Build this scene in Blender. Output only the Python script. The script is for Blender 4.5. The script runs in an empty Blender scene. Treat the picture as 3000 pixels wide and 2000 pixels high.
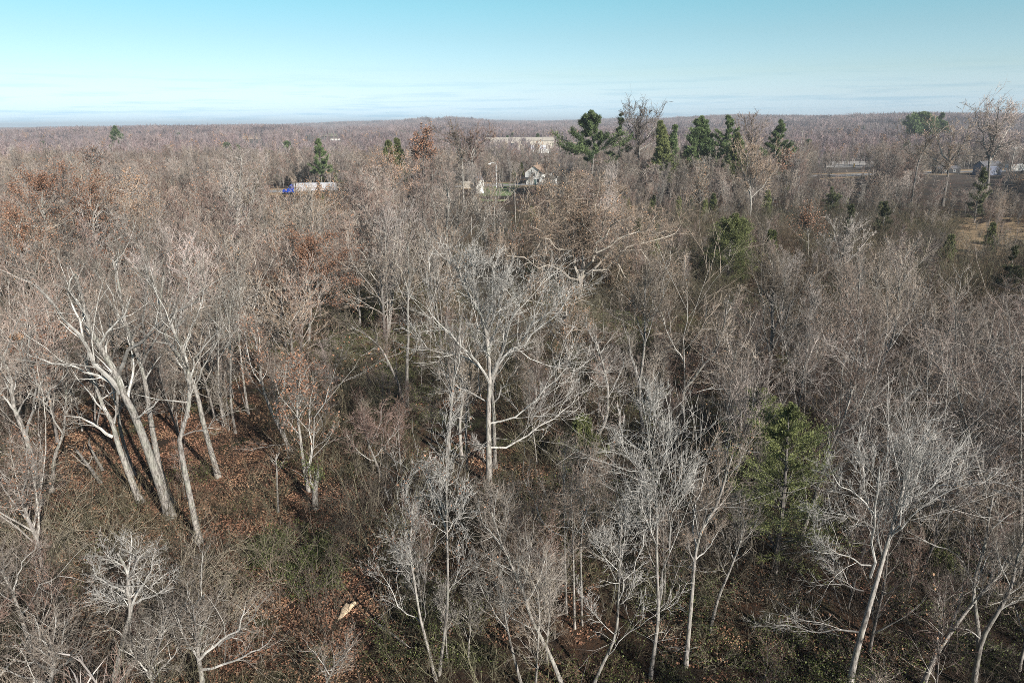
import bpy, math, numpy as np
from mathutils import Matrix, Vector
R_ = math.radians
SC = bpy.context.scene
COL = SC.collection
rng = np.random.default_rng(20240)

# ------------------------------------------------------------------ camera
EYE = np.array([0.0, 0.0, 27.0])
PITCH, ROLL, FPX = R_(17.8), R_(-0.5), 2000.0          # FPX: focal length in pixels of the 3000 px wide frame
cam_d = bpy.data.cameras.new('camera'); cam_d.sensor_width = 36.0; cam_d.lens = 24.0
cam_d.clip_start = 0.1; cam_d.clip_end = 30000
cam = bpy.data.objects.new('camera', cam_d); COL.objects.link(cam)
CM = Matrix.Rotation(R_(90) - PITCH, 3, 'X') @ Matrix.Rotation(ROLL, 3, 'Z')
cam.matrix_world = Matrix.Translation(Vector(EYE)) @ CM.to_4x4()
SC.camera = cam
CMn = np.array(CM)

# ------------------------------------------------------------------ sky, sun, exposure
SUN_EL, SUN_AZ = R_(29), R_(142)                       # azimuth clockwise from +Y (the view direction)
w = bpy.data.worlds.new('World'); SC.world = w; w.use_nodes = True
nt = w.node_tree; nt.nodes.clear()
def N(nt, t, **kw):
    n = nt.nodes.new(t)
    for k, v in kw.items(): setattr(n, k, v)
    return n
out = N(nt, 'ShaderNodeOutputWorld'); bg = N(nt, 'ShaderNodeBackground')
sky = N(nt, 'ShaderNodeTexSky', sky_type='NISHITA')
sky.sun_disc = False; sky.sun_elevation = SUN_EL; sky.sun_rotation = SUN_AZ
sky.altitude = 100; sky.air_density = 1.0; sky.dust_density = 0.6; sky.ozone_density = 1.0
tc = N(nt, 'ShaderNodeTexCoord'); sep = N(nt, 'ShaderNodeSeparateXYZ')
nt.links.new(tc.outputs['Generated'], sep.inputs[0])
# colour of the air by elevation above the horizon (clear winter day)
ramp = N(nt, 'ShaderNodeValToRGB'); ramp.color_ramp.interpolation = 'LINEAR'
mr = N(nt, 'ShaderNodeMapRange'); mr.inputs['From Min'].default_value = 0.0; mr.inputs['From Max'].default_value = 0.50
nt.links.new(sep.outputs['Z'], mr.inputs['Value']); nt.links.new(mr.outputs[0], ramp.inputs[0])
SKY_STOPS = [(0.004, (1.50, 2.15, 3.6)), (0.020, (1.48, 1.96, 3.1)), (0.034, (1.50, 1.84, 2.6)), (0.06, (1.46, 1.73, 2.05)), (0.108, (1.33, 1.72, 1.80)), (0.148, (1.20, 1.82, 1.77)), (0.30, (1.0, 1.3, 1.3)), (0.5, (1, 1, 1))]
cr = ramp.color_ramp
while len(cr.elements) < len(SKY_STOPS): cr.elements.new(0.5)
for e, (p, c) in zip(cr.elements, SKY_STOPS): e.position = p / .5; e.color = (c[0] / 4, c[1] / 4, c[2] / 4, 1)
mul = N(nt, 'ShaderNodeMix', data_type='RGBA', blend_type='MULTIPLY'); mul.inputs[0].default_value = 1.0
nt.links.new(sky.outputs[0], mul.inputs[6]); dbl = N(nt, 'ShaderNodeVectorMath', operation='SCALE'); dbl.inputs['Scale'].default_value = 4.0
nt.links.new(ramp.outputs[0], dbl.inputs[0]); nt.links.new(dbl.outputs[0], mul.inputs[7])
# low thin stratus streaks hugging the horizon
mp = N(nt, 'ShaderNodeMapping'); mp.inputs['Scale'].default_value = (5.0, 5.0, 95.0)
nz = N(nt, 'ShaderNodeTexNoise'); nz.inputs['Scale'].default_value = 1.6; nz.inputs['Detail'].default_value = 5; nz.inputs['Roughness'].default_value = 0.55
nt.links.new(tc.outputs['Generated'], mp.inputs[0]); nt.links.new(mp.outputs[0], nz.inputs['Vector'])
cl = N(nt, 'ShaderNodeMapRange'); cl.inputs['From Min'].default_value = 0.50; cl.inputs['From Max'].default_value = 0.66
nt.links.new(nz.outputs[0], cl.inputs[0])
band = N(nt, 'ShaderNodeMapRange'); band.inputs['From Min'].default_value = 0.075; band.inputs['From Max'].default_value = 0.012
nt.links.new(sep.outputs['Z'], band.inputs[0])
m1 = N(nt, 'ShaderNodeMath', operation='MULTIPLY'); nt.links.new(cl.outputs[0], m1.inputs[0]); nt.links.new(band.outputs[0], m1.inputs[1])
m2 = N(nt, 'ShaderNodeMath', operation='MULTIPLY'); m2.inputs[1].default_value = 0.8; nt.links.new(m1.outputs[0], m2.inputs[0])
mc = N(nt, 'ShaderNodeMix', data_type='RGBA', blend_type='MULTIPLY'); mc.inputs[7].default_value = (0.70, 0.82, 0.90, 1)
nt.links.new(m2.outputs[0], mc.inputs[0]); nt.links.new(mul.outputs[2], mc.inputs[6])
nt.links.new(mc.outputs[2], bg.inputs[0]); bg.inputs[1].default_value = 0.051
nt.links.new(bg.outputs[0], out.inputs[0])
sd = bpy.data.lights.new('sun', 'SUN'); sd.energy = 5.0; sd.angle = R_(0.53); sd.color = (1.0, 0.96, 0.905)
sun = bpy.data.objects.new('sun', sd); COL.objects.link(sun)
SUNV = Vector((math.sin(SUN_AZ) * math.cos(SUN_EL), math.cos(SUN_AZ) * math.cos(SUN_EL), math.sin(SUN_EL)))
sun.rotation_euler = SUNV.to_track_quat('Z', 'Y').to_euler(); sun.location = (60, -60, 80)
SC.view_settings.view_transform = 'Standard'; SC.view_settings.look = 'None'
SC.view_settings.exposure = 0.50; SC.view_settings.gamma = 1.0
SC.render.engine = 'CYCLES'
SC.cycles.use_denoising = False; SC.cycles.denoiser = 'OPENIMAGEDENOISE'; SC.cycles.denoising_prefilter = 'ACCURATE'
SC.cycles.filter_width = 0.8
SC.cycles.max_bounces = 4; SC.cycles.diffuse_bounces = 1; SC.cycles.glossy_bounces = 1; SC.cycles.transmission_bounces = 2
SC.cycles.volume_bounces = 0
SC.cycles.sample_clamp_indirect = 4.0
SC.render.film_transparent = False

# ------------------------------------------------------------------ pixels <-> world
def ray(px, py):
    v = CMn @ np.array([(px - 1500.0) / FPX, -(py - 1000.0) / FPX, -1.0])
    return v
def project(p):
    p = np.asarray(p, float); q = (p - EYE) @ CMn
    z = -q[..., 2]
    return 1500 + FPX * q[..., 0] / z, 1000 - FPX * q[..., 1] / z
def _vn(x, y, s, seed):
    """smooth value noise, vectorised"""
    x = np.asarray(x, float) / s + seed * 17.3; y = np.asarray(y, float) / s + seed * 9.1
    xi, yi = np.floor(x), np.floor(y); fx, fy = x - xi, y - yi
    fx = fx * fx * (3 - 2 * fx); fy = fy * fy * (3 - 2 * fy)
    def h(a, b):
        t = np.sin(a * 127.1 + b * 311.7 + seed * 5.7) * 43758.5453
        return t - np.floor(t)
    return (h(xi, yi) * (1 - fx) + h(xi + 1, yi) * fx) * (1 - fy) + (h(xi, yi + 1) * (1 - fx) + h(xi + 1, yi + 1) * fx) * fy
def sst(a, b, v):
    t = np.clip((v - a) / (b - a), 0, 1); return t * t * (3 - 2 * t)
def ground(x, y):
    x = np.asarray(x, float); y = np.asarray(y, float)
    d = np.sqrt(x * x + y * y)
    z = 0.6 * (_vn(x, y, 14, 1) - 0.5) * sst(10, 30, d)
    z = z + 5.0 * (_vn(x, y, 190, 2) - 0.5) * sst(420, 800, d)
    z = z + 22.0 * (_vn(x, y, 800, 3) - 0.6) * sst(500, 1500, d) + 7 * (_vn(x, y, 320, 6) - .5) * sst(500, 1200, d)
    # rolling ridges on the skyline: one behind the centre, a broad one to the right, lower ground far left
    a = np.degrees(np.arctan2(x, np.maximum(y, 1)))
    z = z + (9 * np.exp(-((a + 5) / 5.0) ** 2) + 6 * sst(5, 30, a) - 9 * sst(-8, -28, a)) * sst(900, 2600, d)
    z = z + 20.0 * (_vn(x, y, 1500, 4) - 0.5) * sst(2200, 4500, d)
    # named ridges: (direction in degrees, half width, distance, depth, height)
    for a0, aw, d0, dw, hh in ((-5.5, 4.5, 3300, 900, 34), (-24, 9, 1900, 500, 10), (8, 6, 4200, 1000, 26), (17, 7, 2600, 700, 20), (30, 9, 2100, 700, 26), (-14, 5, 5200, 1200, 16), (2, 9, 1700, 350, -12), (-12, 8, 2500, 500, -16)):
        z = z + hh * np.exp(-((a - a0) / aw) ** 2 - ((d - d0) / dw) ** 2)
    return z
def gpt(px, py, z=0.0):
    """the point of the ground seen at a place"""
    r = ray(px, py); t = (z - EYE[2]) / r[2]
    for _ in range(4):
        p = EYE + r * t; t = (float(ground(p[0], p[1])) + z - EYE[2]) / r[2]
    return EYE + r * t
def at(px, py, y):
    r = ray(px, py); return EYE + r * (y / r[1])

# ------------------------------------------------------------------ materials
def mat(name, build):
    m = bpy.data.materials.new(name); m.use_nodes = True
    nt = m.node_tree; nt.nodes.clear()
    o = N(nt, 'ShaderNodeOutputMaterial'); b = N(nt, 'ShaderNodeBsdfPrincipled')
    nt.links.new(b.outputs[0], o.inputs[0]); b.inputs['Roughness'].default_value = 0.85
    b.inputs['Specular IOR Level'].default_value = 0.25
    build(nt, b, o); return m
def mixrgb(nt, f, a, b, mode='MIX'):
    n = N(nt, 'ShaderNodeMix', data_type='RGBA', blend_type=mode)
    for i, v in ((0, f), (6, a), (7, b)):
        if hasattr(v, 'is_linked'): nt.links.new(v, n.inputs[i])
        elif i == 0: n.inputs[0].default_value = v
        else: n.inputs[i].default_value = (*v, 1)
    return n.outputs[2]
def noise(nt, scale, detail=3, coord='Object', rough=0.6, stretch=None):
    t = N(nt, 'ShaderNodeTexCoord'); n = N(nt, 'ShaderNodeTexNoise')
    n.inputs['Scale'].default_value = scale; n.inputs['Detail'].default_value = detail; n.inputs['Roughness'].default_value = rough
    if stretch:
        mp = N(nt, 'ShaderNodeMapping'); mp.inputs['Scale'].default_value = stretch
        nt.links.new(t.outputs[coord], mp.inputs[0]); nt.links.new(mp.outputs[0], n.inputs['Vector'])
    else: nt.links.new(t.outputs[coord], n.inputs['Vector'])
    return n.outputs[0]
def rng_map(nt, v, a, b, c=0.0, d=1.0):
    n = N(nt, 'ShaderNodeMapRange'); nt.links.new(v, n.inputs[0])
    for k, x in zip(('From Min', 'From Max', 'To Min', 'To Max'), (a, b, c, d)): n.inputs[k].default_value = x
    return n.outputs[0]
def attr(nt, name):
    n = N(nt, 'ShaderNodeAttribute', attribute_name=name); return n.outputs['Fac']
def bark_mat(name, pale, dark, lichen=(0.36, 0.40, 0.33), rnd=0.25, lich=0.35):
    def b(nt, bs, o):
        f = rng_map(nt, noise(nt, 3.0, 6, stretch=(3, 3, .7), rough=.75), 0.42, 0.56)
        c = mixrgb(nt, f, dark, pale)
        f2 = rng_map(nt, noise(nt, 1.1, 3), 0.48, 0.66, 0, lich)
        c = mixrgb(nt, f2, c, lichen)
        oi = N(nt, 'ShaderNodeObjectInfo')
        v = rng_map(nt, oi.outputs['Random'], 0, 1, 1 - rnd, 1 + rnd * .6)
        c = mixrgb(nt, 1.0, c, (1, 1, 1), 'MULTIPLY')
        hs = N(nt, 'ShaderNodeHueSaturation'); nt.links.new(v, hs.inputs['Value']); nt.links.new(c, hs.inputs['Color'])
        nt.links.new(hs.outputs[0], bs.inputs['Base Color'])
    return mat(name, b)
def patches(nt, c, cols, scale):
    """slow drift of tone from stand to stand, by where each tree stands"""
    oi = N(nt, 'ShaderNodeObjectInfo'); n = N(nt, 'ShaderNodeTexNoise'); n.inputs['Scale'].default_value = scale; n.inputs['Detail'].default_value = 3
    nt.links.new(oi.outputs['Location'], n.inputs['Vector'])
    r = N(nt, 'ShaderNodeValToRGB'); nt.links.new(n.outputs[0], r.inputs[0])
    e = r.color_ramp.elements
    while len(e) < len(cols): e.new(.5)
    for k, (q, cc) in enumerate(zip(e, cols)): q.position = .33 + .34 * k / (len(cols) - 1); q.color = (*cc, 1)
    return mixrgb(nt, 1.0, c, r.outputs[0], 'MULTIPLY')
def tint_mat(name, a, b_, c_=None, rnd=0.2, rough=0.8, trans=0.0, patch=None, mott=0.0):
    """colour runs a -> b_ with the per-branch attribute 'tint'; whole objects vary a little"""
    def b(nt, bs, o):
        c = mixrgb(nt, attr(nt, 'tint'), a, b_)
        oi = N(nt, 'ShaderNodeObjectInfo')
        if c_: c = mixrgb(nt, rng_map(nt, oi.outputs['Random'], 0.2, 1.0, 0, .8), c, c_)
        if patch: c = patches(nt, c, *patch)
        if mott:
            f = rng_map(nt, noise(nt, 1.9, 5, rough=.75), .44, .60, 0, mott); c = mixrgb(nt, f, c, mixrgb(nt, 1.0, c, (.38, .36, .34), 'MULTIPLY'))
        mlt = N(nt, 'ShaderNodeMath', operation='MULTIPLY'); mlt.inputs[1].default_value = 7.13
        nt.links.new(oi.outputs['Random'], mlt.inputs[0])
        fr = N(nt, 'ShaderNodeMath', operation='FRACT'); nt.links.new(mlt.outputs[0], fr.inputs[0])
        hs = N(nt, 'ShaderNodeHueSaturation'); nt.links.new(rng_map(nt, fr.outputs[0], 0, 1, 1 - rnd, 1 + rnd), hs.inputs['Value'])
        nt.links.new(c, hs.inputs['Color']); nt.links.new(hs.outputs[0], bs.inputs['Base Color'])
        bs.inputs['Roughness'].default_value = rough
    return mat(name, b)
M = {}
M['bark_pale'] = bark_mat('bark_pale', (0.40, 0.365, 0.325), (0.13, 0.115, 0.10), (0.33, 0.35, 0.27))
M['bark_grey'] = bark_mat('bark_grey', (0.27, 0.24, 0.215), (0.10, 0.088, 0.08), (0.28, 0.285, 0.235))
M['bark_oak'] = bark_mat('bark_oak', (0.44, 0.38, 0.32), (0.17, 0.14, 0.12), (0.46, 0.44, 0.37))
M['limb_white'] = tint_mat('white_limb_bark', (0.17, 0.155, 0.14), (0.68, 0.65, 0.59), None, .12, mott=.7)
M['limb'] = tint_mat('limb_bark', (0.16, 0.14, 0.125), (0.54, 0.50, 0.44), None, .2, mott=.9)
M['limb_oak'] = tint_mat('oak_limb_bark', (0.20, 0.165, 0.135), (0.54, 0.48, 0.40), None, .1, mott=.6)
NEARP = ([(.45, .43, .41), (1, .97, .90), (.95, .84, .74), (1, 1, 1), (.72, .70, .62), (1, .92, .86)], .06)
M['twig'] = tint_mat('twig', (0.085, 0.074, 0.066), (0.52, 0.465, 0.42), (0.34, 0.27, 0.245), .45, patch=NEARP)
M['twig_near'] = tint_mat('near_twig', (0.09, 0.08, 0.07), (0.48, 0.44, 0.395), (0.32, 0.27, 0.235), .35, patch=NEARP)
M['twig_white'] = tint_mat('white_twig', (0.13, 0.118, 0.105), (0.66, 0.62, 0.56), None, .05)
M['twig_warm'] = tint_mat('warm_twig', (0.10, 0.08, 0.065), (0.44, 0.37, 0.30), None, .38, patch=NEARP)
M['twig_tan'] = tint_mat('tan_twig', (0.20, 0.17, 0.12), (0.42, 0.36, 0.27), None, .1)
M['twig_red'] = tint_mat('red_twig', (0.10, 0.068, 0.06), (0.36, 0.265, 0.23), None, .25, patch=NEARP)
M['twig_far'] = tint_mat('far_twig', (0.15, 0.13, 0.13), (0.38, 0.335, 0.325), (0.32, 0.245, 0.235), .25, patch=([(.36, .35, .40), (.80, .76, .78), (1, .96, .94), (.95, .84, .82), (.70, .69, .75), (.34, .34, .38)], .009))
M['leaf_rust'] = tint_mat('rust_leaf', (0.14, 0.065, 0.04), (0.38, 0.21, 0.13), None, .15, .6)
M['leaf_tan'] = tint_mat('tan_leaf', (0.24, 0.13, 0.075), (0.48, 0.30, 0.18), None, .15, .6)
M['needle'] = tint_mat('needles', (0.04, 0.065, 0.03), (0.21, 0.27, 0.11), None, .2, .6)
M['needle_cedar'] = tint_mat('cedar_needles', (0.05, 0.062, 0.028), (0.27, 0.29, 0.11), None, .25, .6)
M['needle_olive'] = tint_mat('olive_cedar_needles', (0.05, 0.055, 0.03), (0.15, 0.16, 0.075), None, .3, .6)
M['vine'] = tint_mat('vine_leaf', (0.025, 0.038, 0.012), (0.15, 0.17, 0.055), None, .2, .5)
M['brush'] = tint_mat('brush_twig', (0.015, 0.013, 0.011), (0.30, 0.265, 0.235), (0.10, 0.08, 0.066), .5, patch=([(.5, .5, .45), (1, .95, .85), (.8, .85, .6), (1.0, .8, .6), (.5, .45, .4)], .05))
def flat(name, c, rough=0.6, var=0.12, scale=1.5, metal=0.0):
    def b(nt, bs, o):
        f = rng_map(nt, noise(nt, scale, 4), 0.3, 0.7)
        nt.links.new(mixrgb(nt, f, tuple(x * (1 - var) for x in c), tuple(min(1, x * (1 + var)) for x in c)), bs.inputs['Base Color'])
        bs.inputs['Roughness'].default_value = rough; bs.inputs['Metallic'].default_value = metal
    return mat(name, b)
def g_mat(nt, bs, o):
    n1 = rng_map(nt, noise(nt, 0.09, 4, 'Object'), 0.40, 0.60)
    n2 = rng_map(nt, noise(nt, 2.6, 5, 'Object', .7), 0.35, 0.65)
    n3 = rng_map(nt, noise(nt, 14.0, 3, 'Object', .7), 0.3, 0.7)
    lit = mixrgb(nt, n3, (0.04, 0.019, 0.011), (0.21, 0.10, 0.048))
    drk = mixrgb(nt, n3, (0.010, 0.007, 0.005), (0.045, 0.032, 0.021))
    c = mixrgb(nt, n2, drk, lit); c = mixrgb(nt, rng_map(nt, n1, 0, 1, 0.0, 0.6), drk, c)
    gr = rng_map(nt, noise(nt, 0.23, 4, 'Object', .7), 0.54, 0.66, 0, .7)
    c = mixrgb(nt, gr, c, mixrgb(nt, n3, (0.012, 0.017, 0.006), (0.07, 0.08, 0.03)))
    # beyond a few hundred metres the floor between the woods is dry winter pasture and litter
    g = N(nt, 'ShaderNodeNewGeometry'); ln = N(nt, 'ShaderNodeVectorMath', operation='LENGTH'); nt.links.new(g.outputs['Position'], ln.inputs[0])
    far = rng_map(nt, ln.outputs['Value'], 250, 600)
    fcol = mixrgb(nt, rng_map(nt, noise(nt, 0.006, 5, 'Object', .6), .4, .6), (0.10, 0.085, 0.075), (0.17, 0.145, 0.12))
    nt.links.new(mixrgb(nt, far, c, fcol), bs.inputs['Base Color']); bs.inputs['Roughness'].default_value = 0.95
    bp = N(nt, 'ShaderNodeBump'); bp.inputs['Strength'].default_value = 0.6; bp.inputs['Distance'].default_value = 0.08
    nt.links.new(n3, bp.inputs['Height']); nt.links.new(bp.outputs[0], bs.inputs['Normal'])
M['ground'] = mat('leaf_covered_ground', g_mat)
M['white'] = flat('white_siding', (0.74, 0.73, 0.68), .6, .08, .8)
M['cream'] = flat('pale_metal_siding', (0.46, 0.41, 0.34), .6, .12, .3)
M['roof'] = flat('weathered_shingle', (0.30, 0.21, 0.15), .8, .15)
M['dark'] = flat('dark_board', (0.035, 0.035, 0.037), .7)
M['dgrey'] = flat('grey_shingle', (0.13, 0.13, 0.14), .7)
M['bluegrey'] = flat('blue_grey_siding', (0.17, 0.19, 0.25), .6)
M['teal'] = flat('teal_panel', (0.10, 0.17, 0.17), .6)
M['glass'] = flat('window_glass', (0.04, 0.05, 0.06), .15, .05)
M['truck_blue'] = flat('blue_cab_paint', (0.012, 0.05, 0.32), .3, .05)
M['trailer'] = flat('trailer_panels', (0.50, 0.50, 0.52), .5, .06)
M['tyre'] = flat('tyre_rubber', (0.02, 0.02, 0.02), .9)
M['asphalt'] = flat('asphalt', (0.26, 0.25, 0.24), .9, .12, .5)
M['gravel'] = flat('pale_gravel', (0.40, 0.37, 0.33), .95, .15, .6)
M['line'] = flat('road_paint', (0.7, 0.68, 0.6), .7)
M['lawn'] = flat('winter_lawn', (0.15, 0.19, 0.08), .95, .3, .2)
M['field'] = flat('dry_grass_field', (0.44, 0.33, 0.24), .95, .15, .05)
M['pasture'] = flat('green_pasture', (0.26, 0.27, 0.16), .95, .25, .03)
M['verge'] = flat('dry_grass_verge', (0.30, 0.21, 0.12), .95, .25, .2)
M['pole'] = flat('weathered_pole_wood', (0.30, 0.27, 0.24), .85, .15, 2)
M['lampmetal'] = flat('galvanised_steel', (0.60, 0.62, 0.62), .4)
M['yellow'] = flat('yellow_plastic', (0.45, 0.30, 0.08), .5)
def log_m(nt, bs, o):
    f = rng_map(nt, noise(nt, 3.0, 4, stretch=(9, 1, 9)), .35, .65)
    nt.links.new(mixrgb(nt, f, (0.52, 0.38, 0.24), (0.72, 0.57, 0.40)), bs.inputs['Base Color'])
M['wood'] = mat('fresh_split_wood', log_m)

# ------------------------------------------------------------------ mesh building
class Geo:
    """collects vertices and faces of one mesh"""
    def __init__(s): s.v = []; s.fi = []; s.fl = []; s.fm = []; s.t = []; s.n = 0
    def add(s, v, faces, m=0, tint=None):
        v = np.asarray(v, float).reshape(-1, 3); faces = np.asarray(faces, int)
        s.v.append(v); s.fi.append((faces + s.n).ravel()); s.fl.append(np.full(len(faces), faces.shape[1]))
        s.fm.append(np.full(len(faces), m)); s.t.append(np.full(len(v), 0.5) if tint is None else np.asarray(tint, float)); s.n += len(v)
    def mesh(s, name, mats, smooth=False):
        me = bpy.data.meshes.new(name)
        if not s.v: return me
        v = np.concatenate(s.v); fi = np.concatenate(s.fi); fl = np.concatenate(s.fl)
        me.vertices.add(len(v)); me.vertices.foreach_set('co', v.astype(np.float32).ravel())
        me.loops.add(len(fi)); me.loops.foreach_set('vertex_index', fi.astype(np.int32))
        me.polygons.add(len(fl)); st = np.concatenate([[0], np.cumsum(fl)[:-1]]).astype(np.int32)
        me.polygons.foreach_set('loop_start', st)
        me.polygons.foreach_set('material_index', np.concatenate(s.fm).astype(np.int32))
        me.polygons.foreach_set('use_smooth', np.full(len(fl), smooth))
        for m in mats: me.materials.append(m)
        me.update(calc_edges=True)
        a = me.attributes.new('tint', 'FLOAT', 'POINT'); a.data.foreach_set('value', np.concatenate(s.t).astype(np.float32))
        return me
def nrm(v): return v / np.maximum(np.linalg.norm(v, axis=-1, keepdims=True), 1e-9)
def tubes(g, P, Rr, S, m=0, tint=None, tip=True):
    """P (N,K,3) centre lines, Rr (N,K) radii; tip closes the last ring into a point"""
    Nn, K = P.shape[:2]
    if Nn == 0: return
    T = np.empty_like(P); T[:, 1:-1] = P[:, 2:] - P[:, :-2]; T[:, 0] = P[:, 1] - P[:, 0]; T[:, -1] = P[:, -1] - P[:, -2]; T = nrm(T)
    ref = np.zeros((Nn, 3)); ov = nrm(P[:, -1] - P[:, 0]); k = np.argmin(np.abs(ov), axis=1); ref[np.arange(Nn), k] = 1
    U = nrm(np.cross(T, ref[:, None, :])); V = np.cross(T, U)
    a = np.arange(S) * 2 * np.pi / S
    tint = rng.random(Nn) if tint is None else tint
    if tip: Kr = K - 1
    else: Kr = K
    ring = P[:, :Kr, None] + Rr[:, :Kr, None, None] * (np.cos(a)[:, None] * U[:, :Kr, None] + np.sin(a)[:, None] * V[:, :Kr, None])
    nv = Kr * S + (1 if tip else 0)
    vv = np.empty((Nn, nv, 3)); vv[:, :Kr * S] = ring.reshape(Nn, -1, 3)
    if tip: vv[:, -1] = P[:, -1]
    base = (np.arange(Nn) * nv)[:, None, None]
    i = np.arange(S); j = (i + 1) % S
    off = 0
    qs = []
    for r in range(Kr - 1):
        qs.append(np.stack([r * S + i, r * S + j, (r + 1) * S + j, (r + 1) * S + i], 1))
    first = True
    n0 = g.n
    tv = np.repeat(tint, nv)
    if qs:
        q = (np.concatenate(qs)[None] + base).reshape(-1, 4)
        g.add(vv.reshape(-1, 3), q, m, tv); first = False
    if tip:
        t = np.stack([(Kr - 1) * S + i, (Kr - 1) * S + j, np.full(S, nv - 1)], 1)
        t = (t[None] + base).reshape(-1, 3)
        if first: g.add(vv.reshape(-1, 3), t, m, tv)
        else:
            g.fi.append((t + n0).ravel()); g.fl.append(np.full(len(t), 3)); g.fm.append(np.full(len(t), m))
def plen(P): return np.linalg.norm(np.diff(P, axis=1), axis=2).sum(1)
def sample(P, Rr, t):
    Nn, K = P.shape[:2]; f = np.clip(t, 0, 1) * (K - 1); i = np.minimum(f.astype(int), K - 2); u = f - i
    n = np.arange(Nn)[:, None]
    p = P[n, i] * (1 - u)[..., None] + P[n, i + 1] * u[..., None]
    return p, nrm(P[n, i + 1] - P[n, i]), Rr[n, i] * (1 - u) + Rr[n, i + 1] * u
def grow(P, Rr, Mc, t0, t1, ang, asd, ratio, up, wob, K, rr, rmin, tipr=None, Lmin=0.15, Labs=None, fall=.55, keep=None):
    """children on every parent line: Mc each, between t0 and t1 along it"""
    Nn = len(P)
    if Nn == 0: return np.zeros((0, K, 3)), np.zeros((0, K))
    t = t0 + (t1 - t0) * ((np.arange(Mc)[None] + rng.random((Nn, Mc))) / Mc)
    p, T, r = sample(P, Rr, t)
    az = 2.4 * np.arange(Mc)[None] + rng.random((Nn, 1)) * 6.28 + rng.normal(0, .5, (Nn, Mc))
    ref = np.where(np.abs(T[..., 2:3]) > .85, [[[1.0, 0, 0]]], [[[0, 0, 1.0]]])
    U = nrm(np.cross(T, ref)); V = np.cross(T, U)
    a = ang + rng.normal(0, asd, (Nn, Mc))
    d = np.cos(a)[..., None] * T + np.sin(a)[..., None] * (np.cos(az)[..., None] * U + np.sin(az)[..., None] * V)
    d[..., 2] += up; d = nrm(d)
    L = (plen(P)[:, None] if Labs is None else Labs) * ratio * (1 - fall * t) * np.clip(np.exp(rng.normal(-.05, .42, (Nn, Mc))), .3, 1.9)
    L = np.maximum(L, Lmin)
    p = p.reshape(-1, 3); d = d.reshape(-1, 3); L = L.ravel(); r = r.ravel()
    if keep is not None:
        k = rng.random(len(p)) < keep; p, d, L, r = p[k], d[k], L[k], r[k]
    out = np.empty((len(p), K, 3)); out[:, 0] = p; q = p.copy()
    for k in range(1, K):
        d = nrm(d + rng.normal(0, wob, d.shape) + np.array([0, 0, up * .5]))
        q = q + d * (L / (K - 1))[:, None]; out[:, k] = q
    rb = np.maximum(np.minimum(r * rr, r * .95), rmin)
    te = rmin if tipr is None else tipr
    Rn = rb[:, None] + (np.minimum(te, rb) - rb)[:, None] * np.linspace(0, 1, K)[None] ** .8
    return out, Rn
def leaves(g, P, n, size, m=0, clump=1, spread=.12, flat=.3):
    """small folded blades hung near random points of the lines P"""
    if len(P) == 0 or n <= 0: return
    i = rng.integers(0, len(P), max(1, n // clump)); i = np.repeat(i, clump); n = len(i)
    tt = rng.random(n) * .7 + .3
    c = P[i, 0] * (1 - tt)[:, None] + P[i, -1] * tt[:, None] + rng.normal(0, spread, (n, 3))
    a = nrm(rng.normal(0, 1, (n, 3)) + [0, 0, -.3]); b = nrm(np.cross(a, rng.normal(0, 1, (n, 3))))
    s = size * (.6 + .8 * rng.random(n))[:, None]
    v = np.stack([c - a * s * .5, c + b * s * .32 , c + a * s * .5, c - b * s * .32], 1)
    q = np.arange(n * 4).reshape(n, 4)
    g.add(v.reshape(-1, 3), q, m, np.repeat(rng.random(n), 4))
def cat(P, K):
    """resample smooth line through the points P to K points"""
    P = np.asarray(P, float)
    if len(P) == 2: P = np.stack([P[0], (P[0] + P[1]) / 2, P[1]])
    Q = np.vstack([2 * P[0] - P[1], P, 2 * P[-1] - P[-2]])
    seg = len(P) - 1; L = np.linalg.norm(np.diff(P, axis=0), axis=1); c = np.concatenate([[0], np.cumsum(L)]); u = np.linspace(0, c[-1], K)
    i = np.clip(np.searchsorted(c, u, side='right') - 1, 0, seg - 1); t = ((u - c[i]) / np.maximum(L[i], 1e-9))[:, None]
    p0, p1, p2, p3 = Q[i], Q[i + 1], Q[i + 2], Q[i + 3]
    return .5 * (2 * p1 + (p2 - p0) * t + (2 * p0 - 5 * p1 + 4 * p2 - p3) * t ** 2 + (3 * p1 - p0 - 3 * p2 + p3) * t ** 3)

# ------------------------------------------------------------------ scene objects
def props(o, label=None, cat_=None, group=None, kind=None):
    if label: o['label'] = label
    if cat_: o['category'] = cat_
    if group: o['group'] = group
    if kind: o['kind'] = kind
    return o
def link(name, me, parent=None, loc=(0, 0, 0)):
    o = bpy.data.objects.new(name, me); COL.objects.link(o); o.location = loc
    if parent is not None: o.parent = parent
    return o
def empty(name, loc, rz=0.0, s=1.0):
    o = bpy.data.objects.new(name, None); COL.objects.link(o); o.location = loc; o.rotation_euler = (0, 0, rz); o.scale = (s, s, s)
    o.empty_display_size = .5
    return o
def copy_thing(root):
    r = root.copy(); COL.objects.link(r)
    for ch in root.children:
        c = ch.copy(); COL.objects.link(c); c.parent = r
        for gch in ch.children:
            d = gch.copy(); COL.objects.link(d); d.parent = c
    return r

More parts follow.
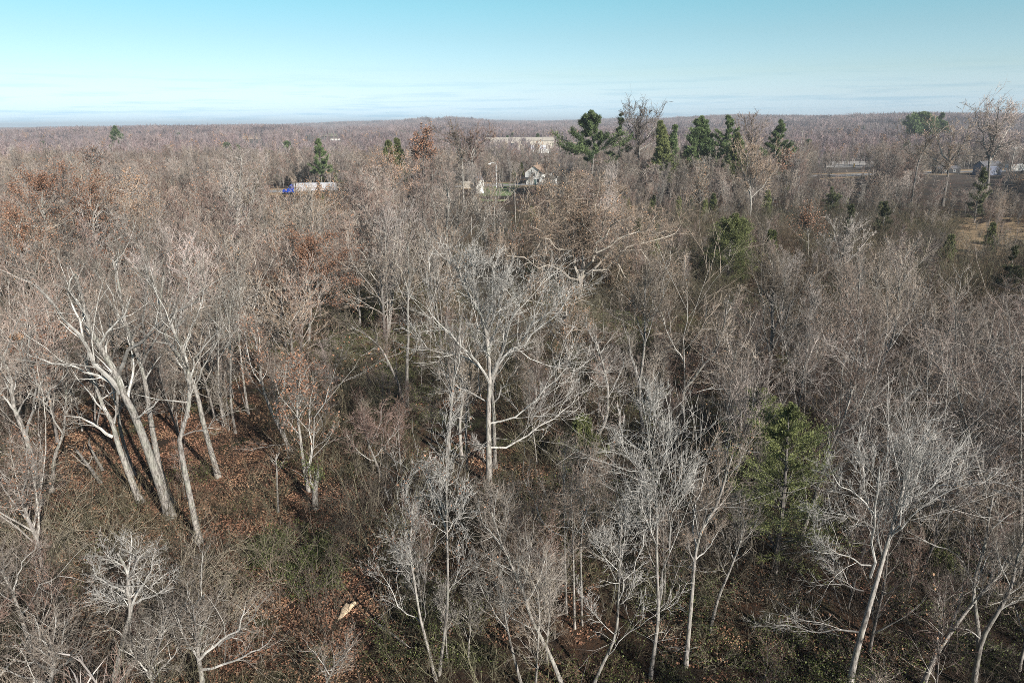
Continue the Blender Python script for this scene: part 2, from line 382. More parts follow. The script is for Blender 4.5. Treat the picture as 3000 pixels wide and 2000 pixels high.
# ------------------------------------------------------------------ tree shapes
def crown_from(limbsP, limbsR, D, style, rt=None):
    """branches, branchlets and twigs on the given limbs. D sets how fine the twigs are."""
    rt = rt or (0.0012 + 0.00014 * D)
    st = dict(nb=8, n3=6, n4=5, up=.20, wob=.08, ab=.60, rb=.52, r3=.58, tw=.62, t0=.15, a3=.55, a4=.45)
    st.update(style)
    g = Geo()
    for P, Rr in zip(limbsP, limbsR): tubes(g, P[None], Rr[None], 6, 0)
    K = max(len(P) for P in limbsP)
    LP = np.stack([cat(P, K) for P in limbsP]); LR = np.stack([np.interp(np.linspace(0, 1, K), np.linspace(0, 1, len(r)), r) for r in limbsR])
    Lm = np.maximum(plen(LP), 2.0)
    nb = st['nb']
    B, BR = grow(LP, LR, nb, st['t0'], 1.0, st['ab'], .32, st['rb'], st['up'], st['wob'], 5, .42, rt * 1.4, rt * 1.1, Lmin=.8)
    tubes(g, B, BR, 4, 0)
    # the tip of each limb goes on as a branch
    C, CR = grow(B, BR, st['n3'], .15, 1.0, st['a3'], .3, st['r3'], st['up'] * .8, st['wob'] * 1.1, 4, .6, rt * 1.15, rt, Lmin=.35)
    C2, CR2 = grow(LP, LR, st['n3'], .3, 1.0, .7, .2, .20, st['up'], st['wob'], 4, .3, rt * 1.15, rt, Lmin=.5)
    C = np.concatenate([C, C2]); CR = np.concatenate([CR, CR2])
    tubes(g, C, CR, 3, 1)
    Tw, TR = grow(C, CR, st['n4'], .1, 1.0, st['a4'], .3, st['tw'], st['up'] * .6, st['wob'], 3, .8, rt * .9, Lmin=.22, fall=.35)
    tubes(g, Tw, TR, 3, 1)
    return g, Tw, C
def ramp_r(a, b, n, p=1.0): return a + (b - a) * np.linspace(0, 1, n) ** p
# style presets
ST = {
 'ash': dict(up=.10, wob=.16, nb=8, n3=5, n4=4),
 'elm': dict(up=.07, wob=.17, ab=.8, a3=.7, a4=.6, nb=8, n3=5, n4=4),
 'oak': dict(up=.04, wob=.40, ab=.95, nb=9, n3=7, n4=5, rb=.45, a3=.85, a4=.75),
 'pole': dict(up=.18, wob=.12, nb=8, n3=5, n4=4, rb=.5, ab=.6),
 'dead': dict(up=.05, wob=.2, nb=5, n3=3, n4=2),
 'fine': dict(up=.09, wob=.14, nb=9, n3=6, n4=4, ab=.6, a3=.55, a4=.5),
}
HEROES = []
def tree_from_lines(name, label, trunk, limbs, style='ash', rad=.3, bark='bark_pale', limbm='limb', twm='twig', D=None, leaf=None, nleaf=0, lsize=.11,
                    extra=4, spread=.5, group=None, category='tree', dens=1.0, lrad=.5, climb=None, leafclump=3):
    """a tree whose trunk and main limbs follow given lines (pixels of the 3000 px frame at distance D)"""
    if D is None: b = gpt(*trunk[0]); D = b[1]
    else:
        b = at(trunk[0][0], trunk[0][1], D); b[2] = ground(b[0], b[1])
    base = np.array([b[0], b[1], float(ground(b[0], b[1]))])
    y0 = D
    drift = rng.uniform(-.12, .12)
    tp = []
    cum = 0
    for k, (px, py) in enumerate(trunk):
        if k: cum += math.hypot(px - trunk[k - 1][0], py - trunk[k - 1][1])
        tp.append(at(px, py, y0 + drift * cum * D / FPX))
    tp = np.array(tp)
    for q in tp: q[2] = max(q[2], float(ground(q[0], q[1])) + .05)
    tp = np.array([q for k, q in enumerate(tp) if k == 0 or np.linalg.norm(q - tp[k - 1]) > .05])
    if np.linalg.norm(tp[0] - base) > .3: tp = np.vstack([base - [0, 0, .1], tp]); tpx = [None] + list(trunk)
    else: tpx = list(trunk); tp[0][2] -= .15
    KT = 14
    TP = cat(tp, KT); H = plen(TP[None])[0]
    endr = rad * .28 if len(limbs) == 0 or climb is None else rad * climb
    TRr = ramp_r(rad, endr, KT, .9); TRr[0] *= 1.3
    LP, LR = [], []
    limits = [(trunk[-len(tp):], tp[-len(trunk):])]
    for li, L in enumerate(limbs):
        L = list(L)
        rf = 1.0
        if isinstance(L[0], (int, float)): rf = L[0]; L = L[1:]
        best = None
        for px_, p3 in limits:
            for (a, b_), q in zip(px_, p3):
                d = (a - L[0][0]) ** 2 + (b_ - L[0][1]) ** 2
                if best is None or d < best[0]: best = (d, q)
        ys = best[1][1]; s = rng.uniform(-spread, spread); cum = 0; pts = []
        for k, (px, py) in enumerate(L):
            if k: cum += math.hypot(px - L[k - 1][0], py - L[k - 1][1])
            pts.append(at(px, py, ys + s * cum * D / FPX))
        pts = np.array(pts); limits.append((L, pts))
        P = cat(pts, 9); P[1:-1] += rng.normal(0, (.032 if style == 'oak' else .018) * plen(P[None])[0] * (.5 + ST[style].get('wob', .15)), (7, 3))
        LP.append(P); LR.append(ramp_r(rad * lrad * rf, rad * .10, 9, .8))
    # the leader itself bears branches as well; a few limbs run towards and away from the viewer
    TPt = TP[None]; TRt = TRr[None]
    if extra:
        E, ER = grow(TPt, TRt, extra, .5, .98, .75, .15, .32, .25, .12, 9, .5, .02, rad * .08, Lmin=1.5)
        for a, b_ in zip(E, ER): LP.append(a); LR.append(b_)
    LP.append(cat(TP[KT // 2:], 9)); LR.append(np.interp(np.linspace(0, 1, 9), np.linspace(0, 1, KT - KT // 2), TRr[KT // 2:]) * .96)
    if limbm == 'limb' and D < 62 and bark != 'bark_grey': limbm = 'limb_white'
    if twm == 'twig': twm = 'twig_near' if D < 62 and bark != 'bark_grey' else ('twig_warm' if rng.random() < .4 else 'twig')
    st = dict(ST[style])
    for k in ('nb', 'n3', 'n4'): st[k] = max(2, int(round(st.get(k, dict(nb=8, n3=6, n4=5)[k]) * dens ** .5)))
    g, Tw, C = crown_from(LP, LR, D, st)
    g.v = [v - base for v in g.v]
    root = empty(name, base)
    gt = Geo(); tubes(gt, (TP - base)[None], TRr[None], 10, 0, tip=False)
    link('trunk', gt.mesh('trunk', [M[bark]], True), root)
    link('crown', g.mesh('crown', [M[limbm], M[twm]]), root)
    if leaf:
        gl = Geo(); leaves(gl, Tw - base, nleaf, lsize, clump=leafclump, spread=.12 + .0012 * D)
        link('dead_leaves' if leaf.startswith('leaf') else 'vine_leaves', gl.mesh('leaves', [M[leaf]]), root)
    props(root, label, category, group)
    HEROES.append((root, project(TP[KT // 2]), D, label))
    return root

def generic_form(kind, H, D, seed, lod=0):
    """meshes of a free-standing tree of height H at the origin: (trunk, crown, leaves or None)"""
    global rng
    keep = rng; rng = np.random.default_rng(seed)
    r0 = H * .0090 * (1.3 if kind == 'broad' else 1)
    lean = rng.normal(0, .05, 2)
    forkt = dict(slender=.9, vase=.45, broad=.6, multi=.95, young=.95)[kind]
    Ht = H * forkt
    pts = np.array([[0, 0, -.15], *[[lean[0] * Ht * t + rng.normal(0, .012 * H) * t, lean[1] * Ht * t + rng.normal(0, .012 * H) * t, Ht * t] for t in (.25, .5, .75, 1)]])
    TP = cat(pts, 12); TR = ramp_r(r0, r0 * (.2 if forkt > .8 else .55), 12); TR[0] *= 1.3
    tp = [TP]; tr = [TR]
    if kind == 'multi':
        for _ in range(rng.integers(2, 4)):
            a = rng.random() * 6.28; sp = rng.uniform(.12, .3)
            q = np.array([[.15 * math.cos(a), .15 * math.sin(a), -.1], *[[math.cos(a) * sp * H * t, math.sin(a) * sp * H * t, H * .95 * t * rng.uniform(.95, 1.05)] for t in (.3, .65, 1)]])
            tp.append(cat(q, 12)); tr.append(ramp_r(r0 * .8, r0 * .15, 12))
        TR = tr[0] = ramp_r(r0 * .85, r0 * .18, 12)
    TPs = np.stack(tp); TRs = np.stack(tr)
    par = dict(slender=(16, .28, 1.0, .60, .34, .26), vase=(13, .40, 1.0, .45, .85, .16), broad=(16, .28, 1.0, .75, .68, .12), multi=(7, .2, 1, .50, .34, .24), young=(18, .12, 1, .62, .36, .24))[kind]
    n, a0, a1, ang, ratio, up = par; ang *= rng.uniform(.85, 1.35); up *= rng.uniform(.45, 1.1); ratio *= rng.uniform(.9, 1.25)
    if lod >= 2: n = max(5, int(n * .8))
    L, LR = grow(TPs, TRs, n, a0, a1, ang, .15, ratio, up, .08 if kind != 'broad' else .16, 8, .55, .012, r0 * .09, Lmin=1.0, fall=.45, Labs=H * .62)
    limbsP = [p for p in L]; limbsR = [r for r in LR]
    for P, Rr in zip(TPs, TRs): limbsP.append(cat(P[6:], 8)); limbsR.append(np.linspace(Rr[6], Rr[-1], 8))
    st = dict(up=up * .7, wob=rng.uniform(.10, .2) if kind in ('broad', 'vase') else rng.uniform(.09, .16), ab=rng.uniform(.55, .8), a3=.58, a4=.5)
    if lod == 0: st.update(nb=6, n3=5, n4=4)
    elif lod == 1: st.update(nb=6, n3=4, n4=4)
    elif lod == 2: st.update(nb=4, n3=4, n4=4)
    rt = 0.0012 + 0.00014 * D
    g, Tw, C = crown_from(limbsP, limbsR, D, st, rt)
    gt = Geo(); tubes(gt, TPs, TRs, 8 if lod < 2 else 5, 0, tip=False)
    rng = keep
    return gt, g, Tw
def spike_form(H, W, nb, nt_, rt, seed, base=.25, rust=0):
    """a far bare tree: trunk, a few limbs, a fan of fine ends"""
    global rng
    keep = rng; rng = np.random.default_rng(seed)
    g = Geo()
    T = cat([[0, 0, -.3], [0, 0, H * .4], [rng.normal(0, .3), rng.normal(0, .3), H * .85]], 5)[None]; TR = ramp_r(H * .013 + rt, rt, 5)[None]
    tubes(g, T, TR, 4, 0)
    L, LR = grow(T, TR, nb, base, 1, .65, .2, .5, .25, .12, 4, .6, rt * 1.3, rt, Labs=W * 1.3, fall=.5)
    tubes(g, L, LR, 3, 0)
    B, BR = grow(L, LR, nt_, .2, 1, .7, .25, .42, .2, .15, 3, .8, rt, rt * .9, Lmin=.6)
    tubes(g, B, BR, 3, 1)
    Tw, TwR = grow(B, BR, 3, .15, 1, .6, .2, .5, .15, .1, 2, .9, rt * .9, Lmin=.5)
    tubes(g, Tw, TwR, 3, 1)
    rng = keep
    return g, Tw
def cedar_form(H, W, n, size, seed, low=.08, droop=0.0, ragged=.25, pine=False, roundy=False):
    """evergreen: trunk plus whorled boughs carrying many small sprays. Returns trunk+bough geo and foliage geo"""
    global rng
    keep = rng; rng = np.random.default_rng(seed)
    g = Geo(); gf = Geo()
    T = cat([[0, 0, -.2], [rng.normal(0, .02 * H), rng.normal(0, .02 * H), H * .5], [rng.normal(0, .02 * H), 0, H]], 10)[None]; TR = ramp_r(H * .016, .02, 10)[None]
    tubes(g, T, TR, 7, 0)
    nb = int(n)
    t = np.sort(low + (1 - low) * rng.random(nb) ** .9)
    p, _, r = sample(T, TR, t[None]); p = p[0]; r = r[0]
    az = rng.random(nb) * 6.28
    prof = (1 - t) ** .75 * (0.55 + .45 * np.minimum(1, (t - low) / .2 + .3))
    if roundy: prof = np.sqrt(np.clip(1 - (2 * t * .93 - .75) ** 2, .05, 1)) * (1 - t ** 4 * .7)
    lump = 1 + ragged * np.sin(az * 2 + t * 9 + seed) + rng.normal(0, ragged * .5, nb)
    L = np.clip(W * prof * lump, size * .8, (H * 1.04 - p[:, 2]) / .75 + .2)
    if pine: L *= (0.7 + .6 * (np.sin(t * 38 + az) > -.2))
    up = .55 if not pine else .25
    d = nrm(np.stack([np.cos(az), np.sin(az), up + (t - .5) * .9 - droop], 1))
    K = 4; Q = np.empty((nb, K, 3)); Q[:, 0] = p; q = p.copy()
    for k in range(1, K):
        d = nrm(d + rng.normal(0, .08, d.shape) + [0, 0, .05 if not pine else .1]); q = q + d * (L / (K - 1))[:, None]; Q[:, k] = q
    BR = np.maximum(.012, r * .35)[:, None] * np.linspace(1, .25, K)
    tubes(g, Q, BR, 3, 0)
    m = int(10 + 6 * W)
    S, SR = grow(Q, BR, m, .25 if not pine else .45, 1.0, .7, .25, .34 if not pine else .26, .12, .12, 3, .7, .006, Lmin=size * 1.2)
    # sprays: several narrow blades fanning off each branchlet
    nb_ = (18 if size < .2 else 11) if not pine else 9
    i = np.repeat(np.arange(len(S)), nb_); tt = rng.random(len(i))
    c = S[i, 0] * (1 - tt)[:, None] + S[i, -1] * tt[:, None]
    dirv = nrm(S[i, -1] - S[i, 0]); a = nrm(dirv * (.7 if not pine else .3) + rng.normal(0, .55 if not pine else .8, (len(i), 3)) + [0, 0, .25])
    b = nrm(np.cross(a, rng.normal(0, 1, (len(i), 3)))); s = size * (.4 + 1.0 * rng.random(len(i)))[:, None]
    v = np.stack([c - b * s * .11, c + b * s * .11, c + a * s], 1)
    # tint: mostly by bough so light and dark clumps form
    tb = np.clip(np.repeat(rng.random(nb), m) * .6 + .4 * rng.random(nb * m), 0, 1)
    tint = np.clip(tb[i] + rng.normal(0, .12, len(i)), 0, 1)
    gf.add(v.reshape(-1, 3), np.arange(len(i) * 3).reshape(-1, 3), 0, np.repeat(tint, 3))
    rng = keep
    return g, gf
def brush_form(H, W, n, rt, seed, arch=.0, fine=2, leafy=0):
    """a clump of many thin stems"""
    global rng
    keep = rng; rng = np.random.default_rng(seed)
    g = Geo()
    a = rng.random(n) * 6.28; rr = W * .35 * np.sqrt(rng.random(n))
    p = np.stack([rr * np.cos(a), rr * np.sin(a), np.zeros(n) - .05], 1)
    d = nrm(np.stack([np.cos(a) * .45, np.sin(a) * .45, np.ones(n)], 1) + rng.normal(0, .22, (n, 3)))
    K = 6; Q = np.empty((n, K, 3)); Q[:, 0] = p; q = p.copy(); L = H * (.5 + .7 * rng.random(n))
    for k in range(1, K):
        d = nrm(d + rng.normal(0, .16, d.shape) + np.stack([np.cos(a) * arch, np.sin(a) * arch, np.full(n, -arch * (k - 1) * .8)], 1))
        q = q + d * (L / (K - 1))[:, None]; Q[:, k] = q
    Q[:, :, 2] = np.maximum(Q[:, :, 2], -.05)
    RR = np.linspace(rt * 2.2, rt * .8, K)[None].repeat(n, 0)
    tubes(g, Q, RR, 3, 0)
    B, BR = grow(Q, RR, 6, .2, 1, .6, .25, .38, .08, .16, 4, .8, rt, rt * .8)
    tubes(g, B, BR, 3, 0)
    Tw = B
    if fine > 1:
        Tw, TR = grow(B, BR, 4, .15, 1, .65, .25, .45, .05, .15, 2, .9, rt * .8, Lmin=.15)
        tubes(g, Tw, TR, 3, 0)
    rng = keep
    return g, Tw

# ------------------------------------------------------------------ the ground: one sheet to the horizon
nr, na = 150, 260
rad_ = np.concatenate([[0], np.geomspace(4, 14000, nr)]); an = np.linspace(0, 2 * np.pi, na, endpoint=False)
X = rad_[:, None] * np.sin(an); Y = rad_[:, None] * np.cos(an); Z = ground(X, Y)
g = Geo(); V3 = np.stack([X, Y, Z], -1).reshape(-1, 3)
i = np.arange(nr)[:, None] * na; j = np.arange(na)[None]; j2 = (j + 1) % na
g.add(V3, np.stack([i + j, i + na + j, i + na + j2, i + j2], -1).reshape(-1, 4))
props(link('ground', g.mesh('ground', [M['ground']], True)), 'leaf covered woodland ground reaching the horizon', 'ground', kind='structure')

def sheet(name, pts, m, lift=.05, label=None, cat_=None, n=24):
    """a strip or patch laid on the ground between two lines of ground points"""
    A = np.array(pts[0]); B = np.array(pts[1])
    t = np.linspace(0, 1, n); ia = np.linspace(0, 1, len(A)); ib = np.linspace(0, 1, len(B))
    a = np.stack([np.interp(t, ia, A[:, k]) for k in (0, 1)], 1); b = np.stack([np.interp(t, ib, B[:, k]) for k in (0, 1)], 1)
    rows = []
    for u in np.linspace(0, 1, 6):
        q = a * (1 - u) + b * u; rows.append(np.column_stack([q, ground(q[:, 0], q[:, 1]) + lift]))
    v = np.array(rows); R, C = v.shape[:2]; g = Geo()
    i = np.arange(R - 1)[:, None] * C; j = np.arange(C - 1)[None]
    g.add(v.reshape(-1, 3), np.stack([i + j, i + j + 1, i + C + j + 1, i + C + j], -1).reshape(-1, 4))
    o = link(name, g.mesh(name, [m], True)); props(o, label, cat_, kind='structure'); return o

# ------------------------------------------------------------------ roads and fields
def gp(*ps): return [tuple(gpt(*p)[:2]) for p in ps]
ROAD = [(-700, 205), (-420, 250), (-230, 272), (-110, 292), (0, 318), (110, 342), (230, 366), (420, 392), (900, 430)]
def offs(line, d):
    L = np.array(line, float); T = nrm(np.gradient(L, axis=0)); return [tuple(p) for p in (L + np.stack([-T[:, 1], T[:, 0]], 1) * d)]
sheet('verge', (offs(ROAD, -17), offs(ROAD, 14)), M['verge'], .06, 'dry tan grass verge beside the highway', 'verge', 60)
sheet('road', (offs(ROAD, -6), offs(ROAD, 6)), M['asphalt'], .12, 'grey highway running behind the woods', 'road', 60)
for dd in (-5.4, 0.1, 5.4): sheet('road_line', (offs(ROAD, dd - .1), offs(ROAD, dd + .1)), M['line'], .14, 'painted line along the highway', 'road marking', 60)
sheet('lawn', (gp((1395, 590), (1480, 590)), gp((1405, 538), (1530, 538))), M['lawn'], .07, 'green lawn in front of the white house', 'lawn', 10)
sheet('tan_field', (gp((1520, 436), (1640, 440), (1760, 436)), gp((1540, 412), (1640, 388), (1740, 388))), M['field'], .3, 'tan dry hillside field behind the warehouse', 'field', 14)
sheet('pasture', (gp((900, 402), (990, 402)), gp((925, 383), (985, 388))), M['pasture'], .6, 'small green pasture on the far slope', 'field', 8)
sheet('far_field', (gp((700, 412), (765, 411)), gp((715, 405), (762, 404))), M['field'], .4, 'thin pale field strip in the far woods at left', 'field', 8)
sheet('clearing', (gp((2800, 745), (3120, 775)), gp((2760, 640), (3120, 640))), M['verge'], .05, 'small pale grass clearing at the right edge', 'clearing', 8)
sheet('gravel_yard', (gp((2420, 492), (2560, 492)), gp((2420, 474), (2560, 474))), M['gravel'], .2, 'pale gravel yard seen between bare trees', 'yard', 8)

# ------------------------------------------------------------------ simple solids for buildings and vehicles
def box(g, x0, x1, y0, y1, z0, z1, m=0):
    v = [(x, y, z) for z in (z0, z1) for y in (y0, y1) for x in (x0, x1)]
    g.add(v, [(0, 1, 3, 2)][:0] or [(0, 2, 3, 1), (4, 5, 7, 6), (0, 1, 5, 4), (2, 6, 7, 3), (0, 4, 6, 2), (1, 3, 7, 5)], m)
def cyl(g, a, b, r, S=16, m=0):
    a = np.array(a, float); b = np.array(b, float); T = nrm(b - a); ref = np.array([0, 0, 1.0]) if abs(T[2]) < .8 else np.array([1.0, 0, 0])
    U = nrm(np.cross(T, ref)); V = np.cross(T, U); an = np.arange(S) * 2 * np.pi / S
    ring = r * (np.cos(an)[:, None] * U + np.sin(an)[:, None] * V)
    g.add(np.vstack([a + ring, b + ring]), np.stack([np.arange(S), (np.arange(S) + 1) % S, (np.arange(S) + 1) % S + S, np.arange(S) + S], 1), m)
    g.add(a + ring, [list(range(S))[::-1]], m); g.add(b + ring, [list(range(S))], m)
def gable(name_w, name_r, L, W, h, rise, wm, rm, root, over=.35, win=()):
    """house body with its ridge along x: gable walls at +-L/2; windows as (side, u, z, w, h)"""
    g = Geo()
    v = [(-L/2, -W/2, 0), (L/2, -W/2, 0), (L/2, W/2, 0), (-L/2, W/2, 0), (-L/2, -W/2, h), (L/2, -W/2, h), (L/2, W/2, h), (-L/2, W/2, h), (-L/2, 0, h + rise), (L/2, 0, h + rise)]
    v = [(x, y, z - (.3 if z == 0 else 0)) for x, y, z in v]
    g.add(v, [(0, 1, 5, 4), (2, 3, 7, 6)]); g.add(v, [(1, 2, 6, 9, 5), (3, 0, 4, 8, 7)])
    w_ = link(name_w, g.mesh(name_w, [wm]), root)
    g = Geo(); s = rise / (W / 2); t = .14
    for sg in (-1, 1):
        y1 = sg * (W / 2 + over); z1 = h - s * over
        a = [(-L/2 - over, 0, h + rise + .03), (L/2 + over, 0, h + rise + .03), (L/2 + over, y1, z1 + .03), (-L/2 - over, y1, z1 + .03)]
        vv = a + [(x, y, z + t) for x, y, z in a]
        g.add(vv, [(0, 1, 2, 3), (4, 7, 6, 5), (0, 4, 5, 1), (1, 5, 6, 2), (2, 6, 7, 3), (3, 7, 4, 0)])
    r_ = link(name_r, g.mesh(name_r, [rm]), root)
    for side, u, z, ww, hh in win:
        f = Geo(); p = Geo()
        if side == 'f': box(f, u - ww/2 - .08, u + ww/2 + .08, -W/2 - .06, -W/2 - .003, z - .08, z + hh + .08); box(p, u - ww/2, u + ww/2, -W/2 - .08, -W/2 - .061, z, z + hh)
        else:
            sx = -1 if side == 'l' else 1
            xa, xb = sorted((sx * (L/2 + .003), sx * (L/2 + .06))); box(f, xa, xb, u - ww/2 - .08, u + ww/2 + .08, z - .08, z + hh + .08)
            xa, xb = sorted((sx * (L/2 + .061), sx * (L/2 + .08))); box(p, xa, xb, u - ww/2, u + ww/2, z, z + hh)
        wn = link('window', f.mesh('window', [M['white']]), root); link('pane', p.mesh('pane', [M['glass']]), wn)
    return w_, r_
def put(name, px, py, rz=0.0, D=None, z=None):
    p = gpt(px, py) if D is None else at(px, py, D)
    return empty(name, (p[0], p[1], float(ground(p[0], p[1]))), rz)

# white gabled house with lean-to and carport
h = put('white_house', 1578, 538, R_(62)); h.scale = (1.15, 1.15, 1.15); props(h, 'white two storey gabled house with brown roof behind the woods', 'house')
gable('wall', 'roof', 9.0, 7.6, 4.6, 2.6, M['white'], M['roof'], h, .4, [('l', 0, 3.3, 1.0, 1.2), ('l', -2, 1.0, 1.0, 1.2), ('f', -2.2, 1.0, 1.0, 1.2), ('f', 1.6, 1.0, 1.0, 1.2)])
g = Geo(); box(g, -.3, .3, .6, 1.2, 6.6, 8.3); link('chimney', g.mesh('chimney', [M['roof']]), h)
g = Geo(); box(g, -9.0, -4.503, 1.2, 3.79, 2.5, 2.72); [box(g, x - .08, x + .08, y - .08, y + .08, 0, 2.5) for x in (-8.8, -4.8) for y in (1.4, 3.6)]
link('carport', g.mesh('carport', [M['dark']]), h)
g = Geo(); box(g, -4.2, 1.0, -7.6, -3.803, 0, 2.6); box(g, -4.6, 1.4, -8.0, -3.803, 2.603, 2.8); link('porch', g.mesh('porch', [M['white']]), h)
g = Geo(); box(g, -4.56, -4.503, -1.2, -.2, 0, 2.1); link('door', g.mesh('door', [M['teal']]), h)
# tall narrow white shed to its left
h = put('shed', 1400, 566, R_(30)); props(h, 'tall narrow white shed left of the white house', 'shed')
gable('wall', 'roof', 3.2, 4.0, 5.2, 1.3, M['white'], M['dgrey'], h, .2, [])
g = Geo(); box(g, -1.0, .1, -2.06, -2.003, 0, 2.1); link('door', g.mesh('door', [M['white']]), h)
h = put('small_shed', 1365, 552, R_(-5)); props(h, 'low pale shed left of the tall white shed', 'shed')
gable('wall', 'roof', 4.0, 2.6, 2.3, .6, M['cream'], M['cream'], h, .15)
# warehouse on the rise
h = put('warehouse', 1520, 440, R_(6)); props(h, 'long pale metal warehouse below the tan hillside field', 'warehouse')
gable('wall', 'roof', 72.0, 26.0, 9.5, 3.2, M['cream'], M['cream'], h, .5, [('f', u, 3.2, 4, 4) for u in (-28, -8)])
for u in (14, 24):
    g = Geo(); box(g, u - 3, u + 3, -13.06, -13.003, 0, 5); link('door', g.mesh('door', [M['trailer']]), h)
h = put('container', 1590, 450, R_(3)); props(h, 'white box container parked beside the warehouse', 'container')
g = Geo(); box(g, -9, 9, -1.3, 1.3, .5, 4.0)
for x in np.arange(-8.6, 8.8, .9): box(g, x, x + .35, -1.36, -1.303, .7, 3.8)
link('body', g.mesh('body', [M['white']]), h)
for x in (-7, -5.8, 6, 7.2):
    g = Geo(); cyl(g, (x, -1.1, .45), (x, -.7, .45), .45); link('wheel', g.mesh('wheel', [M['tyre']]), h)
# far small buildings
for (px, py, W, Hh, wm, rm, nm, lb) in [(983, 412, 14, 3.5, 'white', 'cream', 'barn', 'small white barn beside the far green pasture'),
                               (1040, 396, 20, 5, 'white', 'cream', 'farmhouse', 'pale farmhouse on the far wooded slope'),
                               (1068, 394, 14, 5, 'white', 'dgrey', 'farmhouse', 'white farmhouse right of the pale one on the far slope'),
                               (2362, 432, 6, 6.5, 'white', 'white', 'white_shed', 'little white shed among grey trees at right'),
                               (2770, 508, 11, 3.6, 'dark', 'dgrey', 'dark_shed', 'long low dark shed behind the right hand trees'),
                               (2890, 512, 11, 6.5, 'bluegrey', 'dgrey', 'grey_house', 'blue grey house behind the right hand trees'),
                               (2822, 472, 9, 3.0, 'cream', 'white', 'trailer_home', 'pale mobile home beyond the dark shed')]:
    h = put(nm, px, py, R_(rng.uniform(-14, 14))); props(h, lb, 'building')
    gable('wall', 'roof', W, W * .55, Hh * .7, Hh * .3, M[wm], M[rm], h, .3, [('f', -W * .2, 1.0, 1.0, 1.1), ('f', W * .22, 1.0, 1.0, 1.1)] if W < 16 and nm != 'barn' else [])

# semi truck on the highway
tx, ty = at(905, 531, 283)[:2]; ta = math.atan2(292 - 272, 120)
h = empty('semi_truck', (tx, ty, float(ground(tx, ty)) + .13), ta); props(h, 'blue semi truck pulling a long pale trailer on the highway', 'truck')
g = Geo(); box(g, -5.0, 11.0, -1.3, 1.3, 1.15, 4.15)
for x in np.arange(-4.8, 10.9, .62): box(g, x, x + .10, -1.34, -1.303, 1.2, 4.1)
box(g, -4.9, 10.9, -1.0, 1.0, .95, 1.146); tr = link('trailer', g.mesh('trailer', [M['trailer']]), h)
for x in (8.0, 9.3, -4.0):
    for y in (-1.25, .8):
        g = Geo(); cyl(g, (x, y, .52), (x, y + .45, .52), .52); link('wheel', g.mesh('wheel', [M['tyre']]), h)
g = Geo()
prof = [(-6.0, .7), (-6.0, 3.9), (-6.9, 3.85), (-7.9, 3.0), (-8.2, 2.1), (-10.2, 1.85), (-10.5, 1.5), (-10.5, .6)]
n = len(prof); v = [(x, -1.2, z) for x, z in prof] + [(x, 1.2, z) for x, z in prof]
for k in range(n): g.add([v[k], v[(k + 1) % n], v[(k + 1) % n + n], v[k + n]], [(0, 1, 2, 3)])
g.add(v[:n], [tuple(range(n))]); g.add(v[n:], [tuple(range(n))[::-1]]); link('cab', g.mesh('cab', [M['truck_blue']]), h)
g = Geo(); box(g, -7.9, -7.1, -1.23, -1.203, 2.2, 3.0); g.add([(-8.0, -1, 3.0), (-8.25, -1, 2.15), (-8.25, 1, 2.15), (-8.0, 1, 3.0)], [(0, 1, 2, 3)]); link('window', g.mesh('window', [M['glass']]), h)
g = Geo(); cyl(g, (-5.7, -1.0, .8), (-5.7, -1.0, 4.1), .1); link('exhaust_pipe', g.mesh('pipe', [M['lampmetal']]), h)
for x in (-9.5, -6.8, -5.6):
    for y in (-1.2, .8):
        g = Geo(); cyl(g, (x, y, .52), (x, y + .4, .52), .52); link('wheel', g.mesh('wheel', [M['tyre']]), h)
# white box truck body at the right edge
h = put('box_trailer', 2972, 506, R_(8)); props(h, 'white box trailer parked at the right edge of the picture', 'trailer')
g = Geo(); box(g, -5, 5, -1.3, 1.3, 1.1, 4.2); [box(g, x, x + .12, -1.34, -1.303, 1.2, 4.1) for x in (-3.4, -.1, 3.2)]; link('body', g.mesh('body', [M['white']]), h)
for x in (-3.5, 3.2, 4.2):
    g = Geo(); cyl(g, (x, -1.2, .5), (x, -.8, .5), .5); link('wheel', g.mesh('wheel', [M['tyre']]), h)
# yellow utility marker post
h = put('marker_post', 2501, 492); props(h, 'small yellow marker post by the gravel yard', 'post')
g = Geo(); cyl(g, (0, 0, -.2), (0, 0, 2.1), .35, 10); link('post', g.mesh('post', [M['yellow']]), h)
g = Geo(); cyl(g, (0, 0, 2.1), (0, 0, 2.4), .42, 10); link('cap', g.mesh('cap', [M['yellow']]), h)

# poles and lamps
def upole(px, top, bot, D, label, lamp=0, arm=True, name='utility_pole'):
    b = at(px, bot, D); z0 = float(ground(b[0], b[1])); t = at(px, top, D); H = t[2] - z0
    h = empty(name, (b[0], b[1], z0)); props(h, label, 'pole' if not lamp else 'street lamp')
    g = Geo(); tubes(g, cat([[0, 0, -.3], [0, 0, H * .5], [0, 0, H]], 4)[None], np.full((1, 4), .17), 8, tip=False)
    link('pole', g.mesh('pole', [M['pole' if not lamp else 'lampmetal']], True), h)
    if lamp:
        g = Geo(); tubes(g, cat([[0, 0, H - .4], [lamp * 1.2, 0, H - .05], [lamp * 2.4, 0, H - .1]], 5)[None], np.full((1, 5), .08), 6, tip=False); link('arm', g.mesh('arm', [M['lampmetal']]), h)
        g = Geo(); box(g, min(lamp * 2.2, lamp * 3.2), max(lamp * 2.2, lamp * 3.2), -.25, .25, H - .7, H - .25); link('lamp_head', g.mesh('head', [M['white']]), h)
    elif arm:
        g = Geo(); box(g, -1.1, 1.1, -.07, .07, H - .7, H - .52); link('crossarm', g.mesh('arm', [M['pole']]), h)
        for x in (-1, -.4, .4, 1): g = Geo(); cyl(g, (x, 0, H - .518), (x, 0, H - .33), .06, 8); link('insulator', g.mesh('ins', [M['white']]), h)
upole(1454, 477, 540, 300, 'tall steel street lamp left of the white house', lamp=-1, name='street_lamp')
